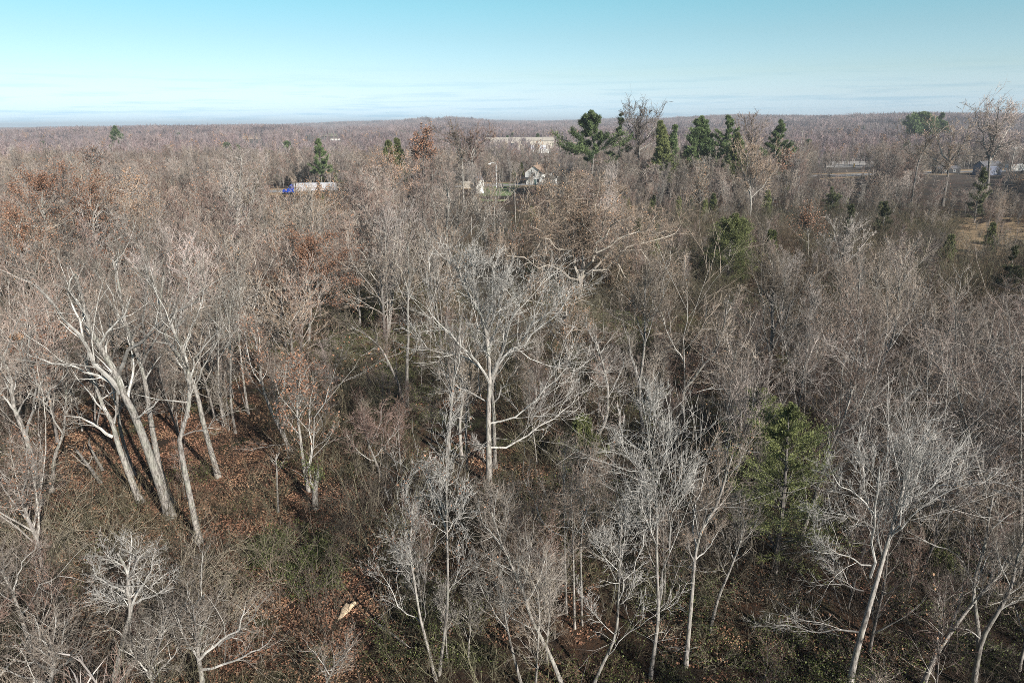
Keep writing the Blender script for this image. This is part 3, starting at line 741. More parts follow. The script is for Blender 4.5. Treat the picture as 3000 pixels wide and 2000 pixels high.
upole(1372, 494, 560, 290, 'bare wooden pole left of the tall white shed', arm=False)
upole(1967, 474, 545, 270, 'pale wooden pole in front of the dark evergreens', arm=False)
upole(1590, 378, 410, 640, 'left of two thin poles on the tan hillside', arm=False)
upole(1630, 378, 410, 640, 'right of two thin poles on the tan hillside', arm=False)
upole(2345, 382, 440, 400, 'wooden pole with crossarm among grey trees at right')
upole(2956, 430, 520, 270, 'wooden pole with crossarm beside the grey house')
upole(2105, 417, 470, 330, 'small pole with lamp among the evergreens', lamp=1, name='street_lamp')

# split log lying in the gap at the bottom
p = gpt(1010, 1795)
a, b = gpt(1003, 1812), gpt(1030, 1777); dr = b - a; yaw = math.atan2(dr[1], dr[0])
h = empty('split_log', (p[0], p[1], p[2]), yaw); props(h, 'pale freshly split log slab lying in the dark gap', 'log')
g = Geo(); n = 18; us = np.linspace(-.62, .62, n)
wd = .10 + .20 * sst(-.62, .35, us) ; wd *= 1 + .06 * np.sin(us * 13)
ht = .10 + .05 * np.sin(us * 5 + 1); vv = []
for u, wv, hv in zip(us, wd, ht):
    for k in range(10):
        a_ = k / 10 * 2 * np.pi; vv.append((u + .04 * math.sin(a_ * 3 + u * 9), wv * math.cos(a_) * (1 + .1 * math.sin(3 * a_ + u * 4)), .12 + hv * math.sin(a_) * (.55 if math.sin(a_) > 0 else 1)))
q = [(r * 10 + k, r * 10 + (k + 1) % 10, (r + 1) * 10 + (k + 1) % 10, (r + 1) * 10 + k) for r in range(n - 1) for k in range(10)]
g.add(vv, q); g.add(vv[:10], [tuple(range(10))[::-1]]); g.add(vv[-10:], [tuple(range(10))]); link('slab', g.mesh('slab', [M['wood']], True), h)
g = Geo(); an = np.arange(12) * 2 * np.pi / 12
tubes(g, cat([[.5, -.1, .12], [.66, -.26, .2], [.78, -.36, .22]], 6)[None], np.array([[.12, .12, .12, .13, .11, .05]]), 10); link('knot', g.mesh('knot', [M['wood']], True), h)
# fallen logs on the leafy floor at left
def fallen(px, label, r=.16, bark='bark_pale'):
    pts = np.array([gpt(x, y, z=r + .05 + .4 * k) for k, (x, y) in enumerate(px)][::1]); base = pts[0].copy(); base[2] = float(ground(base[0], base[1]))
    h = empty('fallen_log', base); props(h, label, 'log')
    P = cat(pts - base, 9); g = Geo(); tubes(g, P[None], ramp_r(r, r * .45, 9)[None], 8, tip=True); link('log', g.mesh('log', [M[bark]], True), h)
    Q, QR = grow(P[None], ramp_r(r, r * .45, 9)[None], 6, .3, 1, .8, .2, .22, .1, .2, 4, .4, .015, .01); 
    for k in range(len(Q)): g = Geo(); tubes(g, Q[k:k + 1], QR[k:k + 1], 5); link('branch_stub', g.mesh('stub', [M['limb']]), h)
fallen([(294, 1412), (262, 1368), (218, 1310)], 'pale fallen log on orange leaves left of the leaning trees', .17)
fallen([(300, 1375), (275, 1330), (256, 1290)], 'second fallen trunk lying just above the pale log', .13)
fallen([(1110, 1830), (1150, 1858), (1200, 1895)], 'thin fallen trunk crossing the brown gap beside the split log', .09)


# ------------------------------------------------------------------ the trees one can point at
T = tree_from_lines
T('bare_tree', 'big pale tree leaning left with three long forks, its trunk the thickest at left', [(500, 1515), (462, 1400), (400, 1230), (360, 1150), (342, 1095), (290, 1012), (268, 968), (241, 878), (219, 803)],
  [[1.0, (355, 1150), (321, 1106), (277, 1048), (245, 999), (223, 968), (170, 914), (138, 865), (70, 810)],
   [.8, (344, 1102), (357, 1066), (388, 1021), (437, 977), (482, 941), (536, 905), (600, 850)],
   [.5, (290, 1012), (312, 977), (340, 945), (370, 919), (385, 860)],
   [.6, (350, 1130), (310, 1115), (286, 1102), (241, 1084), (201, 1070), (150, 1065), (80, 1040)],
   [.4, (245, 999), (230, 930), (200, 870), (215, 800), (200, 770)], [.4, (400, 1225), (440, 1195), (470, 1165)]],
  'ash', rad=.36, spread=.35, extra=3, dens=.9)
T('bare_tree', 'tall pale trunk standing close behind the big left leaning tree', [(505, 1476), (473, 1391), (446, 1257), (433, 1168), (415, 1070), (393, 1020), (362, 927), (350, 840), (330, 760)],
  [[.7, (415, 1070), (425, 1000), (420, 920), (430, 830), (440, 740)], [.6, (420, 1060), (450, 1000), (490, 930), (505, 850)], [.5, (380, 980), (340, 920), (300, 840), (280, 770)]],
  'ash', rad=.24, dens=.9)
T('bare_tree', 'pale crooked tree with a low forked side limb right of the big leaning tree', [(585, 1590), (553, 1436), (531, 1324), (527, 1279), (549, 1212), (554, 1168), (554, 1096), (535, 1020), (500, 955), (520, 900)],
  [[.6, (554, 1120), (570, 1060), (600, 1010), (650, 960)], [.5, (527, 1279), (560, 1265), (590, 1262), (640, 1225), (690, 1200)], [.5, (540, 1030), (560, 960), (590, 900), (600, 840)]],
  'ash', rad=.22)
T('bare_tree', 'straight pale tree leaning left behind the crooked one', [(640, 1398), (598, 1248), (576, 1150), (536, 1056), (490, 1000), (470, 900), (480, 800)],
  [[.6, (570, 1130), (600, 1060), (640, 1000), (650, 930)], [.6, (540, 1065), (520, 980), (540, 880), (560, 790)]], 'ash', rad=.23)
T('bare_tree', 'shaggy vine hung trunk with a broken white side limb pointing left', [(412, 1470), (370, 1369), (339, 1279), (330, 1239), (308, 1203), (277, 1123), (250, 1060)],
  [[1.0, (330, 1279), (300, 1258), (277, 1244), (232, 1221), (196, 1217)], [.5, (335, 1240), (340, 1180), (320, 1110), (330, 1040)]], 'dead', rad=.26, dens=.8)
T('bare_tree', 'slimmer pale trunk rising just right of the shaggy vine hung trunk', [(393, 1391), (357, 1279), (345, 1190), (340, 1120), (310, 1030), (330, 940)], [[.6, (345, 1190), (300, 1130), (250, 1110)]], 'ash', rad=.16)
T('bare_tree', 'pale tree at the far left with a thick trunk above the tan thicket', [(118, 1480), (98, 1369), (76, 1279), (40, 1190), (30, 1100), (-20, 1000)],
  [[.8, (76, 1279), (90, 1200), (110, 1130), (80, 1050), (90, 960)], [.6, (50, 1210), (0, 1150), (-60, 1080)]], 'elm', rad=.26)
T('bare_tree', 'slim forked pale tree just right of the far left trunk', [(150, 1440), (160, 1340), (185, 1270), (192, 1190), (195, 1120)],
  [[.8, (185, 1270), (120, 1180), (105, 1120), (75, 1060), (60, 980)], [.7, (120, 1180), (150, 1140), (180, 1115), (200, 1080), (190, 1010)]], 'elm', rad=.17)
for tr, lb in [([(728, 1213), (714, 1120), (705, 1040), (698, 950), (700, 850)], 'lone straight slim trunk with its shadow on orange leaves'), ([(690, 1270), (676, 1170), (676, 1050), (672, 930), (690, 830)], 'slim trunk left of the lone straight one'),
               ([(655, 1250), (640, 1130), (640, 1000), (630, 880)], 'third slim trunk in the leafy clearing'), ([(495, 1150), (485, 1080), (470, 1000), (440, 900), (430, 800)], 'slim pale trunk on the upper leafy bank'), ([(820, 1010), (808, 930), (800, 840), (806, 760)], 'slim dark trunk above the leafy clearing')]:
    T('bare_tree', lb, tr, [], 'pole', rad=.13, extra=7, dens=.7)
T('bare_tree', 'pale forked tree with rusty leaves round its foot left of the dark gap', [(858, 1330), (820, 1255), (799, 1213), (778, 1160), (768, 1120), (758, 1050), (745, 980)],
  [[.7, (815, 1250), (812, 1180), (835, 1130), (830, 1060)], [.6, (770, 1130), (740, 1080), (720, 1010), (715, 950)], [.6, (840, 1300), (790, 1305), (720, 1320)], [.5, (800, 1215), (860, 1160), (900, 1080)]], 'ash', rad=.18, leaf='leaf_rust', nleaf=700, lsize=.14)
T('bare_tree', 'multi stemmed tree with clusters of rusty leaves beside the dark gap', [(905, 1440), (890, 1370), (880, 1280), (870, 1200), (880, 1100)],
  [[.8, (893, 1390), (915, 1300), (940, 1200), (975, 1130), (990, 1050)], [.6, (893, 1390), (910, 1310), (905, 1220), (920, 1130)]], 'ash', rad=.16, leaf='leaf_rust', nleaf=1600, lsize=.16)
T('bare_tree', 'grey vine wrapped snag at the top of the dark gap', [(925, 1490), (922, 1440), (932, 1385)], [[.5, (925, 1440), (910, 1400), (905, 1350)]], 'dead', rad=.24, extra=0, climb=.7, leaf='vine', nleaf=500, lsize=.12, dens=.5)
T('bare_tree', 'short thin pale snag standing in the dark gap', [(815, 1500), (812, 1420), (810, 1330)], [], 'dead', rad=.09, extra=1, dens=.5)
# centre
T('bare_tree', 'great pale fan shaped bare tree in the centre of the picture', [(1433, 1420), (1431, 1213), (1435, 1124), (1435, 1080), (1428, 1012), (1420, 945), (1384, 879), (1357, 830), (1340, 780)],
  [[.9, (1435, 1124), (1410, 1084), (1388, 1048), (1348, 1008), (1312, 972), (1268, 928), (1245, 880)],
   [.8, (1428, 1012), (1415, 950), (1406, 888), (1388, 825), (1390, 765)],
   [1.0, (1440, 1110), (1473, 1048), (1518, 1012), (1558, 950), (1576, 888), (1600, 830)],
   [.8, (1473, 1048), (1536, 1004), (1594, 950), (1647, 900), (1680, 850)],
   [.9, (1440, 1100), (1465, 1040), (1482, 1000), (1504, 945), (1527, 879), (1536, 820)],
   [.6, (1420, 1090), (1380, 1060), (1344, 1039), (1290, 1030), (1250, 1012), (1214, 972)],
   [.6, (1420, 950), (1440, 890), (1445, 830), (1450, 770)], [.6, (1430, 1010), (1460, 940), (1470, 870), (1490, 800)],
   [.6, (1434, 1240), (1490, 1225), (1540, 1195), (1590, 1150), (1640, 1100), (1680, 1050)],
   [.7, (1434, 1310), (1480, 1310), (1536, 1280), (1590, 1235), (1660, 1200), (1700, 1140)],
   [.5, (1433, 1180), (1380, 1150), (1340, 1130), (1300, 1090)], [.35, (1433, 1300), (1410, 1308), (1395, 1300)], [.5, (1560, 950), (1620, 905), (1660, 840)]],
  'fine', rad=.25, spread=.6, extra=6, dens=1.5, twm='twig_white')
T('bare_tree', 'second pale trunk tucked right behind the central fan shaped tree', [(1450, 1370), (1446, 1200), (1442, 1130), (1470, 1040), (1480, 950)], [[.7, (1446, 1180), (1500, 1100), (1540, 1040)]], 'ash', rad=.2)
T('bare_tree', 'straight mottled pale trunk left of the central tree', [(1305, 1480), (1308, 1400), (1318, 1240), (1326, 1150), (1335, 1060), (1345, 980)], [[.5, (1326, 1160), (1300, 1120), (1270, 1070)]], 'ash', rad=.17, bark='bark_pale')
T('bare_tree', 'twin pale trunk with curled limb between the mottled trunk and the central tree', [(1352, 1340), (1347, 1240), (1357, 1165), (1352, 1100), (1340, 1030)], [[.7, (1355, 1160), (1375, 1160), (1400, 1140), (1430, 1110)]], 'elm', rad=.17)
T('bare_tree', 'dark slim trunk immediately left of the central tree', [(1368, 1375), (1365, 1250), (1368, 1150), (1370, 1050)], [], 'pole', rad=.11, bark='bark_grey')
T('bare_tree', 'pale arching stem bending left of the central tree', [(1178, 1170), (1165, 1120), (1147, 1080), (1116, 1021), (1067, 977), (1030, 960)], [[.7, (1147, 1080), (1120, 1050), (1075, 1030)], [.6, (1165, 1110), (1160, 1050), (1150, 1000)]], 'ash', rad=.17)
T('bare_tree', 'upright pale tree beside the arching stem', [(1192, 1190), (1192, 1080), (1196, 990), (1195, 900), (1198, 800), (1195, 720)], [[.6, (1195, 1060), (1220, 1020), (1230, 960)], [.6, (1196, 860), (1180, 800), (1150, 750)], [.5, (1196, 820), (1230, 770), (1240, 700)]], 'ash', rad=.2)
T('bare_tree', 'vase shaped bare tree behind the central tree', [(1318, 865), (1315, 797), (1313, 765), (1312, 746), (1308, 683), (1315, 603), (1312, 555)],
  [[.9, (1312, 750), (1283, 708), (1242, 660), (1220, 620)], [.9, (1315, 752), (1350, 708), (1392, 657), (1415, 600)], [.7, (1314, 750), (1325, 690), (1354, 640), (1366, 590)],
   [.6, (1310, 740), (1280, 670), (1272, 600), (1262, 560)], [.6, (1312, 800), (1274, 769), (1226, 756), (1178, 750), (1130, 765)], [.5, (1312, 735), (1335, 660), (1340, 590)]],
  'ash', rad=.40, dens=1.1, spread=.5)
# gnarled oak
T('oak_tree', 'huge gnarled spreading oak with twisted pale limbs and tan leaves', [(1699, 890), (1698, 858), (1702, 825), (1704, 805), (1707, 780), (1707, 726), (1707, 679), (1693, 640)],
  [[1.2, (1700, 830), (1692, 800), (1688, 765), (1668, 735), (1665, 693), (1649, 676), (1610, 668)],
   [1.0, (1704, 815), (1732, 765), (1737, 726), (1754, 698), (1787, 679), (1809, 655), (1850, 640)],
   [.9, (1707, 690), (1693, 640), (1676, 629), (1663, 615), (1663, 585), (1668, 550), (1660, 520)],
   [.6, (1680, 630), (1682, 596), (1668, 560), (1690, 530), (1720, 515)],
   [.8, (1704, 815), (1750, 785), (1787, 760), (1815, 737), (1870, 715), (1911, 709), (1947, 709), (1975, 671), (2003, 648)],
   [.8, (1720, 808), (1760, 790), (1787, 773), (1815, 795), (1842, 814), (1864, 836), (1880, 860)],
   [.8, (1695, 820), (1638, 795), (1607, 781), (1566, 767), (1510, 751), (1483, 745), (1445, 715)],
   [.7, (1815, 737), (1870, 737), (1897, 759), (1939, 778), (1960, 800)], [.6, (1640, 795), (1600, 800), (1575, 830), (1570, 850)],
   [.6, (1665, 693), (1690, 680), (1715, 690), (1740, 690)], [.7, (1735, 745), (1780, 720), (1830, 690), (1880, 670), (1930, 620)],
   [.6, (1668, 735), (1630, 720), (1590, 690), (1560, 640)], [.6, (1760, 700), (1770, 640), (1800, 590), (1830, 550)], [.5, (1663, 600), (1630, 590), (1600, 560), (1570, 545)], [.6, (1707, 670), (1740, 620), (1745, 570), (1770, 530)]],
  'oak', rad=.46, bark='bark_oak', limbm='limb_oak', leaf='leaf_tan', nleaf=3400, lsize=.18, spread=.6, extra=8, dens=1.9, leafclump=4, lrad=.52, twm='twig_warm')
# thin white stems behind
T('bare_tree', 'thin white stemmed tree in front of the small green lawn', [(1510, 690), (1510, 657), (1509, 600), (1508, 560), (1512, 515)], [[.8, (1511, 672), (1527, 615), (1549, 560), (1556, 525)], [.6, (1518, 655), (1540, 620), (1565, 585), (1585, 555)], [.5, (1508, 600), (1500, 565), (1490, 550)]], 'pole', rad=.17, extra=2, dens=.5)
T('bare_tree', 'slender grey tree left of the thin white stemmed one', [(1450, 720), (1447, 640), (1452, 580), (1465, 520)], [[.7, (1447, 650), (1430, 600), (1418, 550), (1412, 520)], [.6, (1450, 640), (1485, 580), (1500, 540)]], 'pole', rad=.19, extra=2, dens=.6)
T('bare_tree', 'tall sunlit pale tree rising through the left middle woodland', [(712, 770), (715, 700), (706, 619), (702, 540), (708, 475), (705, 455)], [[.8, (713, 690), (728, 640), (740, 600), (745, 540)], [.7, (706, 640), (690, 590), (680, 530), (672, 500)], [.6, (704, 560), (730, 520), (755, 490)], [.6, (704, 520), (685, 490), (660, 470)]], 'elm', rad=.34, dens=1.2)
T('bare_tree', 'leaning pale trunk right of the tall sunlit tree', [(738, 700), (728, 640), (745, 560), (770, 500)], [[.7, (735, 600), (760, 560), (790, 530)]], 'elm', rad=.25, D=150)
T('bare_tree', 'wide crowned pinkish bare tree behind the road in the middle distance', [(1385, 500), (1385, 480), (1380, 455), (1378, 430)], [[.9, (1382, 470), (1400, 435), (1425, 405), (1440, 388)], [.9, (1382, 465), (1350, 435), (1330, 410), (1310, 395)], [.8, (1380, 455), (1370, 420), (1350, 392)], [.8, (1380, 455), (1395, 420), (1398, 388)]], 'fine', rad=.5, D=235, dens=1.5, twm='twig_red', lrad=.6)
T('bare_tree', 'broad vase shaped grey tree left of the pinkish one', [(1355, 500), (1350, 450), (1340, 420)], [[.9, (1352, 470), (1330, 430), (1290, 400), (1270, 380)], [.9, (1350, 450), (1345, 410), (1320, 370)]], 'fine', rad=.4, D=225, dens=1.1)
T('bare_tree', 'round topped bare tree rising above the skyline between two evergreens', [(1872, 500), (1872, 450), (1872, 410), (1872, 380)],
  [[.9, (1872, 430), (1850, 390), (1835, 350), (1828, 325)], [.9, (1872, 430), (1900, 395), (1925, 360), (1935, 335)], [.9, (1872, 420), (1862, 370), (1858, 320)], [.9, (1872, 420), (1890, 370), (1900, 318)], [.7, (1872, 440), (1830, 420), (1805, 395)], [.7, (1872, 440), (1910, 420), (1945, 400)], [.7, (1872, 400), (1876, 350), (1878, 312)]],
  'fine', rad=.45, D=262, dens=1.6, lrad=.6, extra=6)
T('bare_tree', 'grey bare tree between the two right hand evergreens', [(2205, 500), (2205, 440), (2203, 400)], [[.9, (2205, 440), (2190, 390), (2180, 350)], [.9, (2205, 440), (2225, 395), (2245, 360)], [.8, (2204, 420), (2205, 370), (2208, 345)], [.7, (2205, 450), (2170, 400), (2160, 370)]], 'fine', rad=.4, D=275, dens=1.5, lrad=.6)
T('bare_tree', 'sweeping pale vase shaped tree below the right hand evergreens', [(2200, 600), (2198, 560), (2200, 520), (2205, 470)], [[.9, (2198, 570), (2180, 520), (2172, 470), (2160, 440)], [.9, (2198, 570), (2225, 520), (2255, 480), (2275, 460)], [.9, (2198, 560), (2215, 510), (2222, 450)], [.8, (2198, 560), (2190, 500), (2190, 440)], [.7, (2199, 580), (2240, 540), (2272, 500)]], 'fine', rad=.32, D=185, dens=1.4, lrad=.55)
T('bare_tree', 'large dark limbed bare tree standing before the dark shed at right', [(2775, 525), (2778, 490), (2782, 470), (2780, 440)], [[.9, (2780, 480), (2755, 440), (2745, 400), (2720, 370)], [.9, (2782, 475), (2810, 440), (2830, 400), (2840, 360)], [.8, (2780, 470), (2785, 420), (2790, 370)], [.7, (2778, 500), (2740, 470), (2700, 440)]], 'elm', rad=.5, D=222, dens=1.4, lrad=.6, bark='bark_grey')
T('bare_tree', 'tallest bare tree breaking the skyline at the right edge', [(2895, 530), (2898, 480), (2905, 430), (2915, 380)], [[.9, (2900, 470), (2930, 420), (2960, 370), (2985, 320)], [.9, (2900, 470), (2880, 410), (2865, 350), (2850, 315)], [.9, (2905, 430), (2920, 370), (2925, 310)], [.8, (2900, 450), (2950, 420), (3000, 400)], [.8, (2905, 430), (2895, 370), (2890, 310)], [.7, (2910, 400), (2945, 350), (2960, 305)]], 'elm', rad=.6, D=228, dens=2.0, lrad=.6, extra=6, bark='bark_grey')
T('bare_tree', 'dark bare tree with a leaning trunk left of the dark shed', [(2680, 530), (2690, 480), (2710, 430), (2720, 400)], [[.8, (2690, 480), (2665, 440), (2650, 400)], [.8, (2700, 450), (2735, 410), (2750, 380)]], 'elm', rad=.35, D=230, dens=1.1, bark='bark_grey')
# right half
T('bare_tree', 'dark based tree with a tall pale fan crown right of centre', [(2237, 1195), (2245, 1124), (2257, 1048), (2263, 968), (2263, 879), (2268, 770)],
  [[.8, (2259, 1040), (2290, 960), (2325, 879), (2370, 812)], [.8, (2255, 1045), (2241, 968), (2237, 879), (2205, 803)], [.7, (2262, 1000), (2290, 900), (2300, 800)], [.6, (2240, 1130), (2214, 1057), (2196, 981)], [.6, (2250, 1120), (2312, 1066), (2348, 1039), (2406, 981)], [.6, (2263, 980), (2320, 955), (2380, 940)], [.5, (2260, 900), (2240, 830), (2225, 760)]],
  'fine', rad=.25, bark='bark_grey', dens=1.4, spread=.5)
T('bare_tree', 'slim forked tree left of the dark based fan crowned one', [(2005, 1240), (2000, 1150), (2022, 1124), (2060, 1070), (2089, 1039), (2116, 977), (2130, 900)], [[.8, (2005, 1150), (2004, 1057), (2009, 923), (2020, 810)], [.6, (2060, 1070), (2060, 990), (2075, 900)], [.6, (2004, 1060), (1960, 980), (1930, 900)]], 'fine', rad=.17, dens=1.2)
T('bare_tree', 'slim pale trunk with a fine crown right of the central tree', [(1886, 1270), (1875, 1190), (1875, 1124), (1888, 1012), (1888, 900), (1895, 800)], [[.7, (1875, 1124), (1850, 1060), (1840, 980), (1800, 910)], [.7, (1880, 1080), (1920, 1040), (1975, 1010)], [.6, (1888, 1010), (1915, 930), (1950, 850)], [.6, (1888, 1000), (1860, 920), (1850, 840)], [.5, (1874, 1200), (1850, 1160), (1790, 1130)]], 'fine', rad=.17, dens=1.3)
T('bare_tree', 'curving forked stem in shadow right of the central tree', [(1735, 1345), (1740, 1300), (1775, 1230), (1781, 1140), (1765, 1060), (1740, 980)], [[.7, (1738, 1310), (1730, 1240), (1700, 1200), (1670, 1190)], [.6, (1780, 1170), (1810, 1110), (1830, 1040)]], 'elm', rad=.16, dens=1.1)
T('bare_tree', 'dark twisted stem in the deep shadow beside the curving forked one', [(1800, 1390), (1795, 1330), (1800, 1280), (1820, 1220)], [[.6, (1798, 1290), (1775, 1250), (1760, 1200)]], 'dead', rad=.14, bark='bark_grey', extra=2)
T('bare_tree', 'tall right leaning stem of the pale cluster at right', [(2545, 1240), (2580, 1079), (2616, 990), (2630, 900), (2634, 820)], [[.7, (2585, 1070), (2600, 960), (2600, 860)], [.7, (2600, 1030), (2660, 940), (2690, 840)]], 'pole', rad=.17, dens=1.5, extra=5)
T('bare_tree', 'upright stem at the left of the pale cluster', [(2509, 1240), (2518, 1079), (2513, 923), (2520, 800)], [[.7, (2516, 1060), (2540, 980), (2560, 900)], [.6, (2514, 980), (2490, 900), (2480, 830)]], 'pole', rad=.15, dens=1.4, extra=5)
T('bare_tree', 'long stem leaning far right from the pale cluster', [(2625, 1280), (2670, 1182), (2715, 1110), (2759, 1035), (2786, 954), (2800, 880)], [[.7, (2720, 1100), (2730, 1000), (2740, 900)], [.7, (2760, 1030), (2810, 980), (2850, 900)]], 'pole', rad=.16, dens=1.4, extra=4)
T('bare_tree', 'short pale topped stem inside the cluster at right', [(2643, 1213), (2665, 1140), (2679, 1079), (2710, 1010)], [[.7, (2679, 1079), (2680, 1010), (2690, 950)]], 'pole', rad=.14, dens=1.1)
T('bare_tree', 'vase shaped tree above the pale cluster', [(2462, 860), (2462, 790), (2470, 740), (2480, 690)], [[.8, (2462, 800), (2430, 740), (2410, 690)], [.8, (2465, 780), (2520, 730), (2550, 690)], [.7, (2466, 770), (2490, 700), (2505, 640)], [.7, (2464, 780), (2450, 710), (2440, 650)]], 'fine', rad=.24, dens=1.3)
T('bare_tree', 'dark limbed tree at the far right with crossing twisted branches', [(2860, 1330), (2870, 1200), (2862, 1110), (2830, 1010), (2800, 930)], [[.9, (2862, 1110), (2900, 1040), (2940, 960), (2990, 900)], [.8, (2868, 1180), (2800, 1130), (2750, 1080)], [.8, (2870, 1210), (2930, 1160), (2990, 1130)], [.8, (2862, 1080), (2870, 1000), (2880, 900)], [.7, (2868, 1230), (2830, 1260), (2790, 1230)]], 'elm', rad=.30, bark='bark_grey', dens=1.5, spread=.4)
T('bare_tree', 'white limbed crown entering from the right edge', [(3090, 1500), (3060, 1330), (3050, 1200), (3020, 1100)], [[.9, (3055, 1290), (2990, 1270), (2940, 1260), (2890, 1240), (2870, 1230)], [.9, (3030, 1120), (2980, 1080), (2940, 1020), (2900, 1010)], [.7, (2960, 1265), (2920, 1290), (2890, 1310)]], 'elm', rad=.28, dens=1.4)
T('bare_tree', 'near bare tree with a leaning two part trunk at lower right', [(2487, 2010), (2513, 1894), (2549, 1769), (2571, 1693), (2594, 1612), (2638, 1465), (2656, 1390), (2690, 1300)],
  [[.9, (2549, 1690), (2554, 1648), (2567, 1545), (2576, 1412), (2589, 1345), (2600, 1260)], [.5, (2565, 1510), (2504, 1443), (2450, 1412), (2430, 1370)], [.5, (2558, 1545), (2490, 1515), (2440, 1512), (2395, 1519)],
   [.5, (2552, 1655), (2490, 1640), (2424, 1600), (2380, 1560)], [.6, (2515, 1850), (2446, 1845), (2402, 1858), (2335, 1836), (2237, 1836)], [.6, (2597, 1600), (2650, 1530), (2714, 1478), (2830, 1416), (2880, 1407)],
   [.5, (2612, 1560), (2670, 1440), (2696, 1358), (2700, 1290)], [.5, (2650, 1450), (2705, 1447), (2760, 1380), (2790, 1320)], [.5, (2576, 1420), (2540, 1350), (2510, 1310)], [.4, (2530, 1730), (2470, 1710), (2440, 1650), (2420, 1620)]],
  'fine', twm='twig_white', rad=.165, dens=1.3, spread=.35, lrad=.5)
T('bare_tree', 'pale curving trunk near the lower right corner', [(2850, 2020), (2875, 1880), (2924, 1791), (2960, 1724), (2982, 1630), (3010, 1570)], [[.6, (2925, 1790), (2990, 1750), (3040, 1700)], [.5, (2962, 1720), (2930, 1650), (2920, 1580)], [.5, (2880, 1880), (2850, 1850), (2800, 1835)]], 'fine', rad=.15, dens=1.1)
T('bare_tree', 'straight slender pale stem left of the curving corner trunk', [(2868, 1920), (2866, 1850), (2853, 1715), (2884, 1604), (2897, 1519), (2910, 1450)], [[.6, (2848, 1706), (2795, 1621), (2714, 1586), (2650, 1550)], [.5, (2897, 1525), (2840, 1480), (2800, 1430)], [.5, (2890, 1580), (2940, 1500), (2960, 1440)]], 'fine', rad=.13, dens=1.1)
T('bare_tree', 'slanting stem at the bottom right leaning up to the right', [(2700, 2010), (2741, 1920), (2781, 1858), (2848, 1769), (2930, 1680), (2990, 1600)], [[.6, (2781, 1858), (2800, 1790), (2830, 1700)], [.6, (2848, 1769), (2870, 1680), (2910, 1600)]], 'fine', rad=.13, dens=1.0)
T('bare_tree', 'thin white leaning stem below the tall cedar', [(2078, 1850), (2103, 1755), (2134, 1680), (2170, 1586), (2187, 1523)], [[.6, (2170, 1590), (2200, 1560), (2230, 1500)], [.5, (2150, 1640), (2120, 1580), (2110, 1530)]], 'pole', rad=.11, dens=1.2)
T('bare_tree', 'slim tan twigged tree just left of the tall cedar', [(2009, 1950), (2027, 1746), (2036, 1635), (2058, 1545), (2100, 1480), (2125, 1400), (2147, 1330)], [[.7, (2040, 1620), (2030, 1520), (2060, 1420), (2070, 1340)], [.6, (2058, 1545), (2075, 1460), (2110, 1360)], [.6, (2036, 1640), (2080, 1600), (2110, 1540)]], 'fine', rad=.13, leaf='leaf_tan', nleaf=160, lsize=.10, leafclump=2)
# bottom centre
T('bare_tree', 'white many forked tree at the bottom centre left', [(1277, 1990), (1250, 1880), (1232, 1813), (1214, 1702), (1201, 1612), (1205, 1545), (1210, 1480)], [[.7, (1240, 1830), (1170, 1770), (1120, 1680), (1090, 1640)], [.6, (1214, 1700), (1170, 1640), (1150, 1570)], [.5, (1250, 1880), (1240, 1760), (1250, 1640), (1260, 1540)]], 'fine', twm='twig_white', rad=.09, leaf='leaf_rust', nleaf=140, lsize=.10, dens=1.1, leafclump=3)
T('bare_tree', 'tall straight white twin beside the many forked tree', [(1286, 1975), (1304, 1836), (1312, 1746), (1310, 1568), (1308, 1434), (1308, 1320), (1310, 1270)], [[.5, (1310, 1740), (1350, 1660), (1370, 1580)], [.5, (1310, 1560), (1345, 1500), (1350, 1430)], [.5, (1310, 1550), (1280, 1480), (1260, 1400)]], 'fine', twm='twig_white', rad=.09, leaf='leaf_rust', nleaf=120, lsize=.10, leafclump=3)
for tr, L, lb in [([(1660, 1800), (1657, 1690), (1654, 1568), (1652, 1440), (1652, 1350)], [[.6, (1654, 1570), (1600, 1540), (1560, 1460), (1530, 1380)], [.5, (1653, 1500), (1690, 1430), (1700, 1380)]], 'first of three slim white stems in the lower middle'),
                  ([(1684, 1840), (1681, 1700), (1678, 1560), (1672, 1420)], [[.6, (1678, 1580), (1710, 1520), (1730, 1440)]], 'middle one of three slim white stems in the lower middle'),
                  ([(1705, 1830), (1703, 1700), (1702, 1600), (1716, 1460), (1718, 1370)], [[.6, (1702, 1610), (1750, 1570), (1780, 1480)], [.5, (1712, 1500), (1740, 1440), (1760, 1370)]], 'right one of three slim white stems in the lower middle')]:
    T('bare_tree', lb, tr, L, 'fine', rad=.075, dens=1.1, leaf='leaf_rust', nleaf=60, lsize=.1)
T('bare_tree', 'white tree forking into a broad V at the bottom right of centre', [(1735, 2010), (1758, 1960), (1803, 1858), (1812, 1746), (1817, 1612), (1820, 1520)], [[.8, (1812, 1760), (1835, 1700), (1861, 1657), (1888, 1568), (1900, 1500)], [.6, (1806, 1700), (1780, 1650), (1750, 1590)], [.5, (1803, 1860), (1740, 1800), (1700, 1740)], [.5, (1780, 1920), (1850, 1850), (1920, 1800), (1990, 1760)]], 'fine', twm='twig_white', rad=.095, dens=1.1)
T('bare_tree', 'tall twin stemmed white tree left of the tall cedar', [(1905, 1985), (1928, 1810), (1926, 1700), (1924, 1612), (1925, 1500), (1915, 1400), (1900, 1300), (1905, 1220)], [[.9, (1928, 1790), (1940, 1700), (1951, 1635), (1969, 1501), (1982, 1389), (1990, 1290)], [.5, (1925, 1600), (1890, 1520), (1860, 1440)], [.5, (1969, 1500), (2010, 1440), (2030, 1370)], [.5, (1920, 1430), (1950, 1340), (1960, 1260)]], 'fine', twm='twig_white', rad=.11, dens=1.4)
